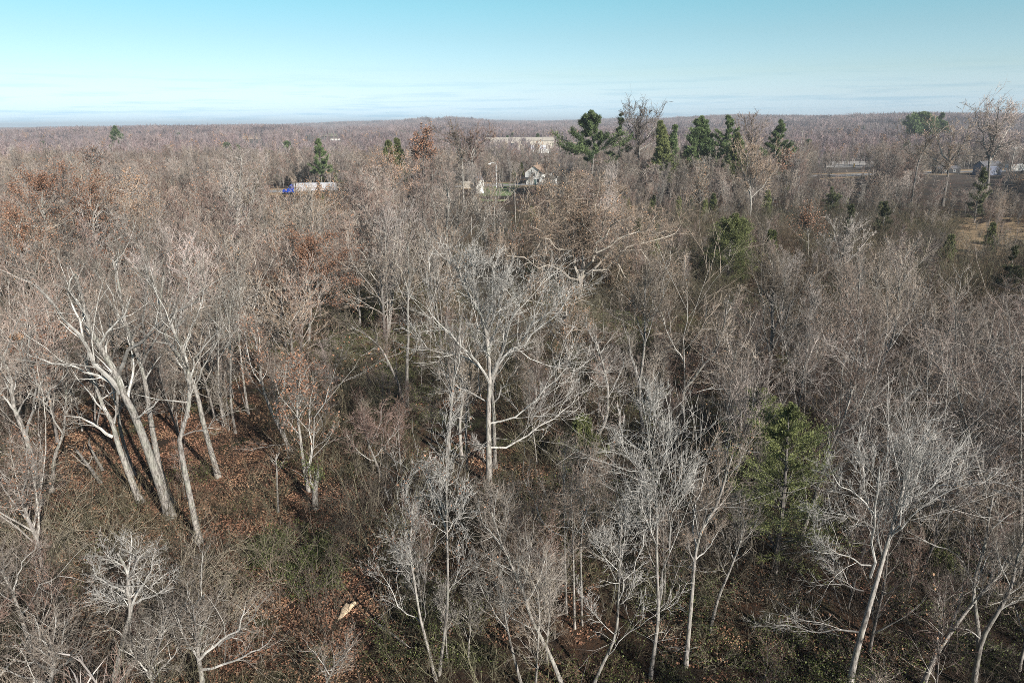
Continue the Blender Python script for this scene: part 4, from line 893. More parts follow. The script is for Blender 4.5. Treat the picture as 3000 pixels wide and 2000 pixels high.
T('bare_tree', 'long grey stem bending left across the bottom middle', [(1650, 2010), (1612, 1920), (1558, 1813), (1531, 1729), (1491, 1640), (1469, 1590), (1440, 1500)], [[.6, (1531, 1730), (1550, 1640), (1540, 1560)], [.5, (1580, 1850), (1520, 1820), (1470, 1790)], [.5, (1470, 1590), (1420, 1540), (1400, 1480)]], 'fine', rad=.12, dens=1.1)
T('bare_tree', 'thin white stem rising from the bottom edge in the middle', [(1530, 2010), (1500, 1900), (1480, 1800), (1470, 1700)], [[.6, (1490, 1850), (1440, 1780), (1400, 1700)], [.6, (1480, 1790), (1520, 1700), (1530, 1630)]], 'fine', rad=.09, dens=1.1, leaf='leaf_rust', nleaf=60)
T('bare_tree', 'purplish domed small tree above the dark gap', [(1120, 1400), (1100, 1350), (1080, 1300), (1060, 1240)], [[.8, (1100, 1350), (1060, 1330), (1020, 1280)], [.8, (1095, 1340), (1140, 1290), (1180, 1250)], [.7, (1085, 1310), (1110, 1250), (1120, 1190)]], 'fine', rad=.12, dens=1.4, twm='twig_red')
# lower left
T('bare_tree', 'knobbly white crowned tree at the lower left', [(320, 2060), (335, 1985), (366, 1858), (384, 1782), (372, 1735), (375, 1680), (345, 1620)],
  [[.8, (384, 1782), (405, 1730), (440, 1680), (450, 1620)], [.7, (372, 1735), (330, 1715), (285, 1690), (270, 1640)], [.7, (384, 1770), (430, 1750), (480, 1730), (500, 1690)], [.6, (366, 1740), (320, 1760), (280, 1750)], [.6, (375, 1690), (400, 1650), (395, 1600)]],
  'elm', twm='twig_white', rad=.17, dens=.9, spread=.5)
T('bare_tree', 'spreading white crown rising from the bottom edge at left', [(600, 2100), (592, 1990), (580, 1900), (600, 1820)], [[.9, (585, 1930), (540, 1870), (520, 1800)], [.9, (585, 1930), (650, 1880), (700, 1840), (720, 1760)], [.8, (582, 1900), (570, 1830), (560, 1760)], [.8, (590, 1960), (680, 1940), (760, 1900), (800, 1860)], [.7, (640, 1890), (720, 1830), (770, 1760)]], 'elm', rad=.17, dens=1.2)
T('bare_tree', 'low spreading white crown in the bottom left corner', [(130, 2120), (140, 2020), (160, 1950), (150, 1880)], [[.9, (150, 1970), (90, 1920), (60, 1860)], [.9, (150, 1970), (210, 1930), (260, 1880)], [.8, (155, 1940), (180, 1880), (200, 1810)], [.8, (145, 2000), (60, 1980), (0, 1950)], [.7, (155, 1930), (120, 1860), (100, 1800)]], 'elm', rad=.17, dens=1.3)
T('bare_tree', 'small white branched crown standing alone right of the bottom left thicket', [(900, 2100), (950, 2010), (975, 1960), (980, 1920)], [[.8, (965, 1975), (930, 1920), (900, 1890)], [.8, (970, 1960), (1010, 1920), (1040, 1870)]], 'elm', rad=.08, dens=.7, leaf='leaf_rust', nleaf=30, lsize=.1)
T('bare_tree', 'tangled grey crown in the middle of the bottom left thicket', [(470, 2120), (450, 2020), (440, 1960), (430, 1900)], [[.8, (445, 1990), (400, 1930), (360, 1900)], [.8, (445, 1990), (500, 1930), (530, 1880)], [.7, (440, 1960), (470, 1880), (480, 1830)]], 'elm', rad=.14, dens=1.2)
T('bare_tree', 'pale slanting trunk crossing the bottom left thicket', [(300, 2080), (400, 1930), (470, 1860), (550, 1790), (600, 1740)], [[.6, (470, 1860), (480, 1800), (470, 1740)], [.6, (400, 1930), (360, 1860), (310, 1830)]], 'elm', rad=.13, dens=1.0)
T('bare_tree', 'bent grey tree above the bottom left corner', [(90, 1900), (60, 1800), (20, 1700), (-20, 1650)], [[.8, (60, 1800), (110, 1730), (170, 1690), (240, 1700)], [.7, (40, 1740), (60, 1660), (110, 1600)]], 'elm', rad=.14, dens=1.3)

# rusty leaved oaks
def rusty(label, px, top, bot, wd, D, n, m='leaf_rust', rad=None, size=None, name='leafy_oak', dens=1.0):
    h = bot - top; r_ = rad or wd * D / FPX * .022
    T(name, label, [(px, bot), (px + wd * .02, bot - h * .4), (px - wd * .03, bot - h * .62), (px, top + h * .12)],
      [[.8, (px, bot - h * .42), (px - wd * .2, bot - h * .62), (px - wd * .38, bot - h * .8)], [.8, (px, bot - h * .42), (px + wd * .2, bot - h * .62), (px + wd * .4, bot - h * .78)],
       [.7, (px, bot - h * .5), (px - wd * .15, bot - h * .75), (px - wd * .2, top + h * .06)], [.7, (px, bot - h * .5), (px + wd * .18, bot - h * .75), (px + wd * .2, top + h * .04)], [.6, (px, bot - h * .32), (px + wd * .3, bot - h * .45), (px + wd * .48, bot - h * .55)], [.6, (px, bot - h * .32), (px - wd * .3, bot - h * .44), (px - wd * .46, bot - h * .56)]],
      'ash', rad=r_, leaf=m, nleaf=int(n * 2.3), lsize=size or (.10 + .0008 * D), D=D, dens=dens, spread=.5, extra=5)
rusty('large rust leaved oak left of centre above the leafy clearing', 905, 680, 1010, 250, 84, 5200)
rusty('rust leaved oak crown at the left edge with brick red leaves', 130, 500, 760, 260, 112, 4200)
rusty('brick red leaved oak right of the one at the left edge', 270, 520, 740, 210, 118, 2600)
rusty('loose rusty crown over the upper left woodland', 60, 620, 860, 220, 90, 2400)
rusty('orange tan leaved tree behind the brick red oaks', 390, 530, 700, 150, 140, 1700, 'leaf_tan')
rusty('bright brick red tree in the distance left of the pinkish bare tree', 1240, 388, 520, 62, 262, 1500, 'leaf_rust', size=.55)
rusty('small orange leaved tree in the brush below the right evergreens', 2366, 600, 760, 100, 128, 900, 'leaf_rust')
rusty('little copper leaved tree left of the gravel yard', 2305, 440, 530, 38, 250, 500, 'leaf_rust', size=.4)
rusty('tan leaved oak in the middle left woodland', 935, 540, 720, 150, 140, 1600, 'leaf_tan')
rusty('wide tan leaved oak below the double evergreen', 1150, 450, 640, 150, 185, 1500, 'leaf_tan')
rusty('faint orange topped tree in the far left woodland', 270, 432, 520, 60, 240, 300, 'leaf_rust', size=.4)
rusty('orange leaved sapling right of the thin pale pole', 2050, 500, 640, 46, 170, 260, 'leaf_tan')

# squirrel nest in the left edge tree
p = at(48, 985, 46); h = empty('squirrel_nest', p); props(h, 'round squirrel nest of orange leaves in the tree crown at the left edge', 'nest')
g = Geo(); n = 420; d = nrm(rng.normal(0, 1, (n, 3))) * (rng.random((n, 1)) ** .3) * [.42, .36, .26]; a = nrm(rng.normal(0, 1, (n, 3))); b = nrm(np.cross(a, rng.normal(0, 1, (n, 3)))); s = .1
g.add(np.stack([d - a * s, d + b * s * .6, d + a * s, d - b * s * .6], 1).reshape(-1, 3), np.arange(n * 4).reshape(n, 4), 0, np.repeat(rng.random(n), 4))
link('nest_leaves', g.mesh('nest', [M['leaf_tan']]), h)
g = Geo(); Q, QR = grow(cat([[-1.2, .3, -.9], [0, 0, -.15], [.5, .1, .9]], 6)[None], np.full((1, 6), .05), 5, .1, 1, .8, .2, .4, .1, .2, 4, .6, .012)
tubes(g, cat([[-.1, .1, -3.2], [0, 0, -.15], [.5, .1, .9]], 6)[None], np.full((1, 6), .05), 5); tubes(g, Q, QR, 4); link('holding_branch', g.mesh('branch', [M['limb']]), h)

# ------------------------------------------------------------------ evergreens
def evergreen(name, label, px, top, bot, wd, D, n=90, size=.22, mat_='needle', seed=1, **kw):
    b = at(px, bot, D); z0 = float(ground(b[0], b[1])); t = at(px, top, D); H = (t[2] - z0) * .95
    g, gf = cedar_form(H, wd * D / FPX * .78, n, size, seed, **kw)
    h = empty(name, (b[0], b[1], z0)); props(h, label, 'tree')
    link('trunk', g.mesh('trunk', [M['bark_grey']]), h); link('crown', gf.mesh('crown', [M[mat_]]), h)
    HEROES.append((h, (px, (top + bot) / 2), D, label)); return h
evergreen('pine_tree', 'leftmost tall dark pine breaking the skyline', 1728, 320, 455, 125, 262, 85, .75, seed=3, low=.38, ragged=.42, pine=True)
evergreen('pine_tree', 'thin ragged pine behind the round topped bare tree', 1818, 326, 455, 70, 268, 34, .6, seed=5, low=.3, ragged=.55, pine=True)
evergreen('cedar_tree', 'narrow bright green cedar right of the round topped bare tree', 1938, 350, 500, 66, 250, 170, .55, 'needle_cedar', seed=6, low=.2, ragged=.2)
evergreen('cedar_tree', 'dark narrow cedar tucked behind the bright green one', 1966, 362, 500, 50, 262, 110, .55, 'needle', seed=16, low=.2, ragged=.2)
evergreen('pine_tree', 'broad pyramidal dark green pine right of the narrow cedar', 2047, 337, 470, 112, 268, 130, .62, seed=7, low=.2, ragged=.22)
evergreen('pine_tree', 'tall dark pine with a ragged top beside the pyramidal one', 2131, 334, 470, 72, 262, 90, .65, seed=8, low=.25, ragged=.4, pine=True)
evergreen('cedar_tree', 'brighter green cedar at the foot of the ragged topped pine', 2158, 385, 500, 66, 252, 140, .5, 'needle_cedar', seed=9, low=.15)
evergreen('pine_tree', 'rightmost dark pine of the skyline row', 2280, 347, 480, 64, 275, 110, .6, seed=10, low=.22, ragged=.35, pine=True)
evergreen('pine_tree', 'small dark pine above the highway at left', 942, 405, 530, 48, 300, 80, .6, seed=11, low=.3, ragged=.35, pine=True)
evergreen('cedar_tree', 'left half of the bright green pair in the middle distance', 1140, 406, 500, 46, 262, 110, .6, 'needle_cedar', seed=12, low=.2)
evergreen('cedar_tree', 'right half of the bright green pair in the middle distance', 1165, 404, 500, 44, 266, 110, .6, 'needle_cedar', seed=13, low=.2)
evergreen('pine_tree', 'tiny dark pine on the far left skyline', 341, 372, 400, 32, 700, 50, 1.2, seed=14, low=.15)
evergreen('pine_tree', 'dark evergreen clump on the right skyline', 2700, 333, 372, 78, 700, 90, 1.6, seed=15, low=.1, ragged=.35)
evergreen('pine_tree', 'second dark evergreen on the right skyline', 2755, 334, 370, 34, 720, 60, 1.4, seed=17, low=.1)
evergreen('cedar_tree', 'round dark green cedar alone in the brush at right of the oak', 2140, 622, 740, 104, 112, 230, .24, 'needle_cedar', seed=20, low=.03, ragged=.15, roundy=True)
evergreen('cedar_tree', 'tall pale green cedar, the largest evergreen, at lower right', 2250, 1160, 1830, 330, 36, 150, .11, 'needle_cedar', seed=21, low=.12, ragged=.4)
evergreen('cedar_tree', 'darker cedar crown just behind the tall pale green cedar', 2200, 1130, 1560, 230, 46, 150, .12, 'needle_cedar', seed=22, low=.1, ragged=.3)
evergreen('cedar_tree', 'dark small cedar half hidden in the lower right shade', 2720, 1620, 1800, 130, 37, 130, .18, 'needle_cedar', seed=23, low=.05, ragged=.3)
evergreen('cedar_tree', 'green cedar peeping between stems right of the central tree', 1700, 1215, 1420, 110, 50, 130, .2, 'needle_cedar', seed=24, low=.05, ragged=.3)
for k, (px, top, bot, wd, D, lb) in enumerate([(2437, 545, 610, 40, 190, 'small cedar below the gravel yard'), (2870, 490, 575, 48, 185, 'olive green cedar in front of the blue grey house'),
                                       (2580, 590, 690, 44, 150, 'yellow green cedar in the right hand brush'), (2960, 720, 800, 70, 100, 'dark cedar by the grass clearing at the right edge'), (2480, 600, 700, 26, 150, 'thin cedar left of the yellow green one'),
                                       (745, 500, 560, 26, 240, 'low cedar left of the blue truck'), (1020, 510, 590, 34, 220, 'yellow green cedar right of the truck trailer'), (1870, 640, 720, 30, 140, 'low cedar showing through the twisted oak')]):
    evergreen('small_cedar', lb, px, top, bot, wd, D, 46, .1 + .0018 * D, 'needle_olive', seed=40 + k, low=.03, ragged=.45)
# green vine and honeysuckle mounds
def mound(label, px, py, wpx, H, n=3000, size=.09, m='vine', name='vine_thicket', stems=60):
    p = gpt(px, py); D = p[1]; W = wpx * math.hypot(*(p - EYE)) / FPX
    h = empty(name, (p[0], p[1], float(p[2]))); props(h, label, 'thicket')
    g, Tw = brush_form(H, W, stems, .008, int(px + py), arch=.12)
    c = Tw[:, 0]; 
    link('stems', g.mesh('stems', [M['brush']]), h)
    gl = Geo(); leaves(gl, Tw, n, size, clump=6, spread=.14); link('leaves', gl.mesh('leaves', [M[m]]), h)
mound('green honeysuckle thicket in the dark gap at lower left of centre', 860, 1640, 200, 2.4, 9000)
mound('second green vine thicket below the first in the dark gap', 930, 1700, 140, 1.6, 4000)
mound('dark green vine covered stub behind the upright pale tree', 1110, 925, 110, 4.5, 5000, .12)
mound('yellow green brush left of the dark green vine covered stub', 1062, 960, 70, 3.5, 1800, .12)
mound('green thicket at the foot of the white many forked tree', 1215, 1905, 150, 2.2, 2500)
mound('leafy green vines right of the tall twin stemmed tree', 1985, 1790, 130, 3.0, 2800)
mound('low green ground vines at the bottom right', 2330, 1960, 260, 1.2, 4500)
mound('green shrub on the leafy bank behind the big leaning tree', 560, 1400, 110, 1.4, 1200, .09)
mound('olive shrub below the central tree', 1250, 1050, 90, 3.0, 1500, .11)
mound('green tuft under the right hand dark tree', 2420, 1230, 100, 2.0, 1300, .1)
# tan arching shrubs at lower left
def arching(label, px, py, W, H, n, seed, D=None):
    p = gpt(px, py); h = empty('arching_shrub', p); props(h, label, 'shrub')
    g, Tw = brush_form(H, W, n, .010, seed, arch=.11, fine=2)
    link('stems', g.mesh('stems', [M['twig_tan']]), h)
arching('large tan arching shrub at the foot of the left pale trunks', 520, 1790, 3.4, 5.4, 60, 71)
arching('tan arching shrub at the left edge over the grey thicket', 120, 1640, 3.2, 5.6, 52, 72)
arching('tan arching shrub right of the knobbly white tree', 640, 1830, 2.6, 3.6, 40, 73)
arching('tan arching shrub at the far left below the thick trunk', 20, 1500, 2.8, 5.2, 44, 74)
arching('tan arching shrub between the left trunks and the corner thicket', 300, 1650, 2.8, 4.0, 44, 75)


# ------------------------------------------------------------------ where trees may stand
def to_px(x, y, z): return project(np.stack([x, y, z], -1))
#       x0    y0    x1    y1   nearer than, chance kept
CLEAR = [(790, 485, 985, 528, 300, .0), (1180, 500, 1260, 520, 330, .15), (1640, 480, 1730, 498, 380, .2), (1470, 470, 1640, 545, 330, .2), (1340, 505, 1540, 570, 300, .08), (1440, 390, 1640, 440, 640, .6), (1560, 386, 1750, 425, 1700, .25),
         (895, 382, 1000, 404, 2300, .05), (700, 400, 770, 412, 1400, .1), (1250, 350, 1310, 356, 4200, .1), (2400, 460, 2560, 500, 415, .06), (2720, 455, 3010, 515, 345, .04), (1660, 300, 2340, 470, 240, .1), (1100, 400, 1200, 460, 230, .1),
         (150, 1090, 770, 1440, 56, .08), (780, 1430, 1090, 1990, 70, .0), (1180, 800, 1720, 1380, 47, .12), (1430, 520, 2010, 880, 101, .25), (2130, 1140, 2430, 1740, 34.5, .04), (1210, 560, 1430, 860, 112, .5),
         (2060, 630, 2220, 790, 110, .15), (790, 680, 1030, 930, 82, .25), (900, 1300, 1020, 1430, 60, .1), (2860, 640, 3010, 760, 108, .05), (2800, 650, 3010, 765, 178, .2), (2300, 540, 2860, 700, 200, .25), (2840, 600, 3010, 780, 108, .05), (1330, 1180, 1440, 1420, 60, .1),
         (1640, 1180, 1900, 1400, 60, .35), (60, 480, 340, 780, 100, .5), (1060, 860, 1180, 1000, 80, .2), (2000, 460, 2340, 620, 180, .3), (0, 1300, 700, 1600, 42, .25), (200, 1600, 720, 1990, 27, .35), (1180, 1280, 1360, 1990, 26.5, .15), (1560, 1280, 2060, 1990, 27.5, .25), (2420, 1260, 2720, 2000, 26, .2), (1400, 500, 2030, 900, 101, .1)]
def allowed(x, y, H, frac=.45, r=None):
    r = r or rng
    x = np.asarray(x, float); y = np.asarray(y, float); H = np.broadcast_to(H, x.shape); z = ground(x, y)
    ok = np.ones(len(x), bool); yy = np.maximum(y, 1.0)
    px, pt = to_px(x, yy, z + H * 1.18); _, pb = to_px(x, yy, z + H * (1 - frac)); hw = .20 * H / yy * FPX
    for x0, y0, x1, y1, dm, keep in CLEAR:
        hit = (px + hw > x0) & (px - hw < x1) & (pt < y1) & (pb > y0) & (y < dm) & (y > 1)
        ok &= ~(hit & (r.random(len(x)) > keep))
    # nobody grows on the road, the lawn or inside a building
    ry = np.interp(x, [p[0] for p in ROAD], [p[1] for p in ROAD]); ok &= ~((np.abs(y - ry) < 16) & (H > 2)) & ~(np.abs(y - ry) < 9)
    for o in BUILT:
        ok &= (x - o[0]) ** 2 + (y - o[1]) ** 2 > o[2] ** 2
    return ok
BUILT = []
for o in COL.objects:
    if o.parent is None and o.name.split('.')[0] in ('white_house', 'shed', 'small_shed', 'container', 'barn', 'farmhouse', 'white_shed', 'dark_shed', 'grey_house', 'trailer_home', 'box_trailer'): BUILT.append((o.location.x, o.location.y, 9))
    if o.name.startswith('warehouse'): BUILT.append((o.location.x, o.location.y, 38))
def jitter_grid(x0, x1, y0, y1, s, r):
    gx, gy = np.meshgrid(np.arange(x0, x1, s), np.arange(y0, y1, s)); gx = gx.ravel().astype(float); gy = gy.ravel().astype(float)
    gx += r.uniform(-.48, .48, len(gx)) * s; gy += r.uniform(-.48, .48, len(gx)) * s; return gx, gy
hero_xy = np.array([(o[0].location.x, o[0].location.y) for o in HEROES])
LAND = [(420, 1200, 50, 'big left leaning tree'), (905, 850, 84, 'large rust leaved oak'), (1435, 1050, 48, 'central fan shaped tree'), (1312, 680, 115, 'vase shaped tree behind the centre'),
        (1700, 700, 103, 'huge gnarled oak'), (2260, 950, 58, 'dark based fan crowned tree'), (2140, 700, 112, 'round dark green cedar'), (2290, 1500, 36, 'tall pale green cedar'),
        (2600, 1050, 56, 'pale stem cluster at right'), (2570, 1650, 27, 'leaning two part trunk at lower right'), (2870, 1150, 48, 'dark crossing limbed tree at far right'),
        (1930, 1600, 28, 'tall twin stemmed white tree'), (1230, 1700, 27, 'white many forked tree'), (1660, 1580, 32, 'three slim white stems'), (375, 1760, 27, 'knobbly white crowned tree'),
        (120, 1930, 24, 'crown in the bottom left corner'), (880, 1650, 36, 'green thicket in the dark gap'), (130, 620, 112, 'brick red oak at left edge'), (712, 600, 130, 'tall sunlit left middle tree'),
        (1195, 950, 64, 'upright pale tree left of centre'), (800, 1200, 54, 'forked tree with rusty foot leaves'), (2470, 760, 92, 'vase shaped tree above the cluster'), (2920, 700, 105, 'grass clearing at right edge'),
        (1150, 560, 185, 'double bright green cedar'), (1880, 1050, 55, 'slim fine crowned tree right of centre'), (60, 1280, 44, 'thick far left trunk'), (1510, 620, 135, 'thin white stemmed tree')]
def where(px, py, D):
    k = min(range(len(LAND)), key=lambda i: (LAND[i][0] - px) ** 2 + (1.3 * (LAND[i][1] - py)) ** 2); L = LAND[k]
    if D > L[2] * 1.15: rel = 'behind'
    elif D < L[2] * .87: rel = 'in front of'
    else: rel = 'left of' if px < L[0] else 'right of'
    return rel + ' the ' + L[3]

# forms shared by the repeats
LOOK = {'slender': ('slender pale bare tree', 'bark_pale', 'limb', 'twig_near'), 'vase': ('vase shaped grey bare tree', 'bark_grey', 'limb', 'twig'), 'broad': ('broad crowned bare tree', 'bark_grey', 'limb', 'twig_warm'),
        'multi': ('many stemmed bare tree', 'bark_pale', 'limb', 'twig'), 'young': ('young reddish twigged bare tree', 'bark_grey', 'limb', 'twig_red')}
def make_form(kind, H, D, seed, lod, leafn=0, lsz=.12, name='bare_tree', lm='leaf_tan'):
    gt, g, Tw = generic_form(kind, H, D, seed, lod); lk = LOOK[kind]
    ms = [('trunk', gt.mesh('trunk', [M[lk[1]]], True)), ('crown', g.mesh('crown', [M[lk[2]], M[lk[3]]]))]
    if leafn:
        gl = Geo(); leaves(gl, Tw, leafn, lsz, clump=3); ms.append(('dead_leaves', gl.mesh('leaves', [M[lm]])))
    return ms
forms = {}
KINDS = ['slender', 'vase', 'broad', 'multi', 'broad', 'vase', 'young', 'slender', 'vase', 'broad', 'multi', 'vase', 'vase', 'broad']
for lod, (H, D) in enumerate([(13.5, 34), (14.5, 80)]):
    for k, kd in enumerate(KINDS):
        forms[lod, k] = (kd, H, make_form(kd, H, D, 500 + lod * 50 + k, lod, (0, 0, 70, 40, 0, 0, 0, 120, 0, 0, 0, 60, 900, 700)[k], .10 + .05 * lod, lm='leaf_rust' if k == 12 else 'leaf_tan'))
sapl = [('slender', 6.5, make_form('slender', 6.5, 26, 900, 2)), ('young', 6.0, make_form('young', 6.0, 26, 901, 2)), ('multi', 5.5, make_form('multi', 5.5, 26, 902, 2)), ('young', 5.0, make_form('young', 5.0, 26, 903, 2, 90, .1)), ('slender', 7.0, make_form('slender', 7.0, 26, 904, 2))]

r2 = np.random.default_rng(77)
def place(name, form, x, y, s, rz, look, category, gp_):
    z = float(ground(x, y)); root = empty(name, (x, y, z), rz, s); root.rotation_euler = (r2.normal(0, .05), r2.normal(0, .05), rz); root.scale = (s * r2.uniform(.9, 1.25), s * r2.uniform(.9, 1.25), s)
    for nm, me in form: link(nm, me, root)
    H = 10 * s; px, py = project(np.array([x, y, z + H * .8]))
    w_ = where(px, py, y); root['label'] = f'{look} {w_}'; root['category'] = category; root['group'] = f'{gp_} {w_}'
    return root
# individual trees out to about 105 m
gx, gy = jitter_grid(-90, 90, 13, 104, 5.15, r2)
m = (np.abs(gx) < np.where(gy < 60, .92, .78) * gy + 4); gx, gy = gx[m], gy[m]
Hs = (12.5 + 4.0 * r2.random(len(gx)))
Hs = Hs * np.where(gy < 34, .78, 1.0) * np.where((gx > .1 * gy) & (gy > 62), .78, 1.0) * np.where((gx > .28 * gy), .9, 1.0)
m = allowed(gx, gy, Hs, .55, r2); gx, gy, Hs = gx[m], gy[m], Hs[m]
m = np.array([np.min(np.hypot(hero_xy[:, 0] - a, hero_xy[:, 1] - b)) > 2.2 for a, b in zip(gx, gy)]); gx, gy, Hs = gx[m], gy[m], Hs[m]
order = np.argsort(gy)[:222]; YCUT = float(gy[order[-1]]); print('individuals reach', YCUT)
for i in order:
    lod = 0 if gy[i] < 52 else 1; k = int(r2.integers(0, 12))
    if gx[i] > .1 * gy[i] and r2.random() < .3: k = int(r2.choice([6, 3, 0]))
    if gx[i] < -.12 * gy[i] and gy[i] > 34 and r2.random() < .26: k = 12
    elif gx[i] < .1 * gy[i] and r2.random() < .08: k = 13
    kd, H, form = forms[lod, k]
    place('bare_tree', form, gx[i], gy[i], Hs[i] / H, r2.random() * 6.28, LOOK[kd][0] if k < 12 else ('tree holding rusty leaves' if k == 12 else 'tree holding tan leaves'), 'tree', 'bare trees')
print('filler trees', len(order))
gx, gy = jitter_grid(-75, 75, 20, 80, 4.1, r2)
m = (np.abs(gx) < np.where(gy < 60, .9, .78) * gy + 1); gx, gy = gx[m], gy[m]
m = allowed(gx, gy, 6.0, .6, r2); gx, gy = gx[m], gy[m]
SLK = {'slender': 'thin upright grey sapling', 'young': 'reddish twigged sapling', 'multi': 'small many stemmed sapling'}
order = np.argsort(gy)[:298]
for i in order:
    kd, H, form = sapl[int(r2.integers(0, 5))]
    place('sapling', form, gx[i], gy[i], r2.uniform(.7, 1.25), r2.random() * 6.28, SLK[kd], 'sapling', 'saplings')
print('saplings', len(order))

# ------------------------------------------------------------------ the uncountable rest, one object each
def scatter(name, label, category, meshes, x, y, rot, scl, idx, z=None, tilt=None):
    col = bpy.data.collections.new(name + '_forms')
    for k, me in enumerate(meshes):
        o = bpy.data.objects.new(f'{name}_form_{k:02d}', me); col.objects.link(o)
    n = len(x); z = ground(x, y) if z is None else z
    me = bpy.data.meshes.new(name); me.vertices.add(n); me.vertices.foreach_set('co', np.stack([x, y, z], 1).astype(np.float32).ravel())
    a = me.attributes.new('rot', 'FLOAT_VECTOR', 'POINT'); v = np.zeros((n, 3), np.float32); v[:, 2] = rot
    if tilt is not None: v[:, :2] = tilt
    a.data.foreach_set('vector', v.ravel())
    a = me.attributes.new('scl', 'FLOAT', 'POINT'); a.data.foreach_set('value', np.asarray(scl, np.float32))
    a = me.attributes.new('idx', 'INT', 'POINT'); a.data.foreach_set('value', np.asarray(idx, np.int32))
    ob = link(name, me); props(ob, label, category, kind='stuff')
    ng = bpy.data.node_groups.new(name, 'GeometryNodeTree')
    ng.interface.new_socket('Geometry', in_out='INPUT', socket_type='NodeSocketGeometry'); ng.interface.new_socket('Geometry', in_out='OUTPUT', socket_type='NodeSocketGeometry')
    gi = ng.nodes.new('NodeGroupInput'); go = ng.nodes.new('NodeGroupOutput')
    mp_ = ng.nodes.new('GeometryNodeMeshToPoints'); ip = ng.nodes.new('GeometryNodeInstanceOnPoints'); ci = ng.nodes.new('GeometryNodeCollectionInfo')
    ci.inputs['Collection'].default_value = col; ci.inputs['Separate Children'].default_value = True; ci.inputs['Reset Children'].default_value = True
    ip.inputs['Pick Instance'].default_value = True
    def na(nm, t):
        q = ng.nodes.new('GeometryNodeInputNamedAttribute'); q.data_type = t; q.inputs['Name'].default_value = nm; return q.outputs['Attribute']
    ng.links.new(gi.outputs[0], mp_.inputs['Mesh']); ng.links.new(mp_.outputs[0], ip.inputs['Points']); ng.links.new(ci.outputs[0], ip.inputs['Instance'])
    ng.links.new(na('idx', 'INT'), ip.inputs['Instance Index']); ng.links.new(na('rot', 'FLOAT_VECTOR'), ip.inputs['Rotation']); ng.links.new(na('scl', 'FLOAT'), ip.inputs['Scale'])
    ng.links.new(ip.outputs[0], go.inputs[0])
    md = ob.modifiers.new(name, 'NODES'); md.node_group = ng
    return ob
def join_form(gt, g, mats, name):
    """trunk + crown in one mesh for the far woods"""
    o = Geo(); o.n = 0
    for gg, dm in ((gt, 0), (g, 1)):
        base = o.n
        for v in gg.v: o.v.append(v)
        for f in gg.fi: o.fi.append(f + base)
        for f in gg.fl: o.fl.append(f)
        for f in gg.fm: o.fm.append(f + dm)
        for t in gg.t: o.t.append(t)
        o.n += gg.n
    return o.mesh(name, mats)
r3 = np.random.default_rng(99)
mid = []
for k, kd in enumerate(['slender', 'vase', 'broad', 'multi', 'young', 'vase']):
    gt, g, Tw = generic_form(kd, 14, 125, 1200 + k, 1)
    mid.append(join_form(gt, g, [M[LOOK[kd][1]], M['limb'], M[('twig', 'twig', 'twig_warm', 'twig', 'twig_red', 'twig_warm')[k]]], 'woodland_tree'))
for k in range(2):        # still holding tan leaves
    gt, g, Tw = generic_form('vase', 13, 125, 1300 + k, 1); g.fm = [f for f in g.fm]; gl = Geo(); leaves(gl, Tw, 500, .30, clump=4, spread=.3)
    base = g.n; g.v += gl.v; g.fi += [f + base for f in gl.fi]; g.fl += gl.fl; g.fm += [f + 2 for f in gl.fm]; g.t += gl.t; g.n += gl.n
    mid.append(join_form(gt, g, [M['bark_grey'], M['limb'], M['twig'], M['leaf_tan'] if k else M['leaf_rust']], 'woodland_tree'))
g, gf = cedar_form(8, 2.2, 70, .42, 1400, low=.05); g.fm = [f * 0 for f in g.fm]
mid.append(join_form(g, gf, [M['bark_grey'], M['needle_cedar']], 'woodland_cedar'))
# woods from 104 m to 420 m, plus the trees just outside the frame whose shadows fall into it
gx, gy = jitter_grid(-330, 330, 50, 420, 4.4, r3)
m = (np.abs(gx) < .80 * gy + 10) & (gy > YCUT); gx, gy = gx[m], gy[m]
Hs = 11.5 + 4.5 * r3.random(len(gx)); low = sst(.12, .2, gx / gy) * (1 - sst(190, 240, gy)); Hs *= 1 - .55 * low; Hs *= np.where(r3.random(len(gx)) < .25, .6, 1)
Hs = np.where(gy > 200, Hs * .92, Hs)
m = allowed(gx, gy, Hs, .7, r3); gx, gy, Hs = gx[m], gy[m], Hs[m]
m = np.array([np.min(np.hypot(hero_xy[:, 0] - a, hero_xy[:, 1] - b)) > 3.5 for a, b in zip(gx, gy)]); gx, gy, Hs = gx[m], gy[m], Hs[m]
ox, oy = jitter_grid(-70, 110, -50, 104, 6.5, r3); m = (np.abs(ox) > .95 * oy + 9) | (oy < 9); m &= (np.hypot(ox, oy) > 7) & (ox > -.9 * np.abs(oy) - 25); m &= (oy > -45)
ox, oy = ox[m], oy[m]
gx = np.concatenate([gx, ox]); gy = np.concatenate([gy, oy]); Hs = np.concatenate([Hs, 12 + 3 * r3.random(len(ox))])
idx = r3.choice(9, len(gx), p=[.17, .17, .13, .13, .20, .12, .035, .02, .025]); patch = _vn(gx, gy, 60, 8)
idx = np.where((patch > .55) & (r3.random(len(gx)) < .22) & (gx < -.05 * gy), 6 + (r3.random(len(gx)) < .3).astype(int), idx)
idx = np.where((gx > 0) & (patch < .38) & (gy < 240) & (r3.random(len(gx)) < .12), 8, idx)
scatter('woodland', 'mass of bare grey and reddish woodland behind the individual trees', 'woodland', mid, gx, gy, r3.random(len(gx)) * 6.28, np.where(idx == 8, r3.uniform(.45, .9, len(gx)), Hs / 14 * r3.uniform(.75, 1.15, len(gx))), idx, tilt=r3.normal(0, .06, (len(gx), 2)))
print('woodland', len(gx))
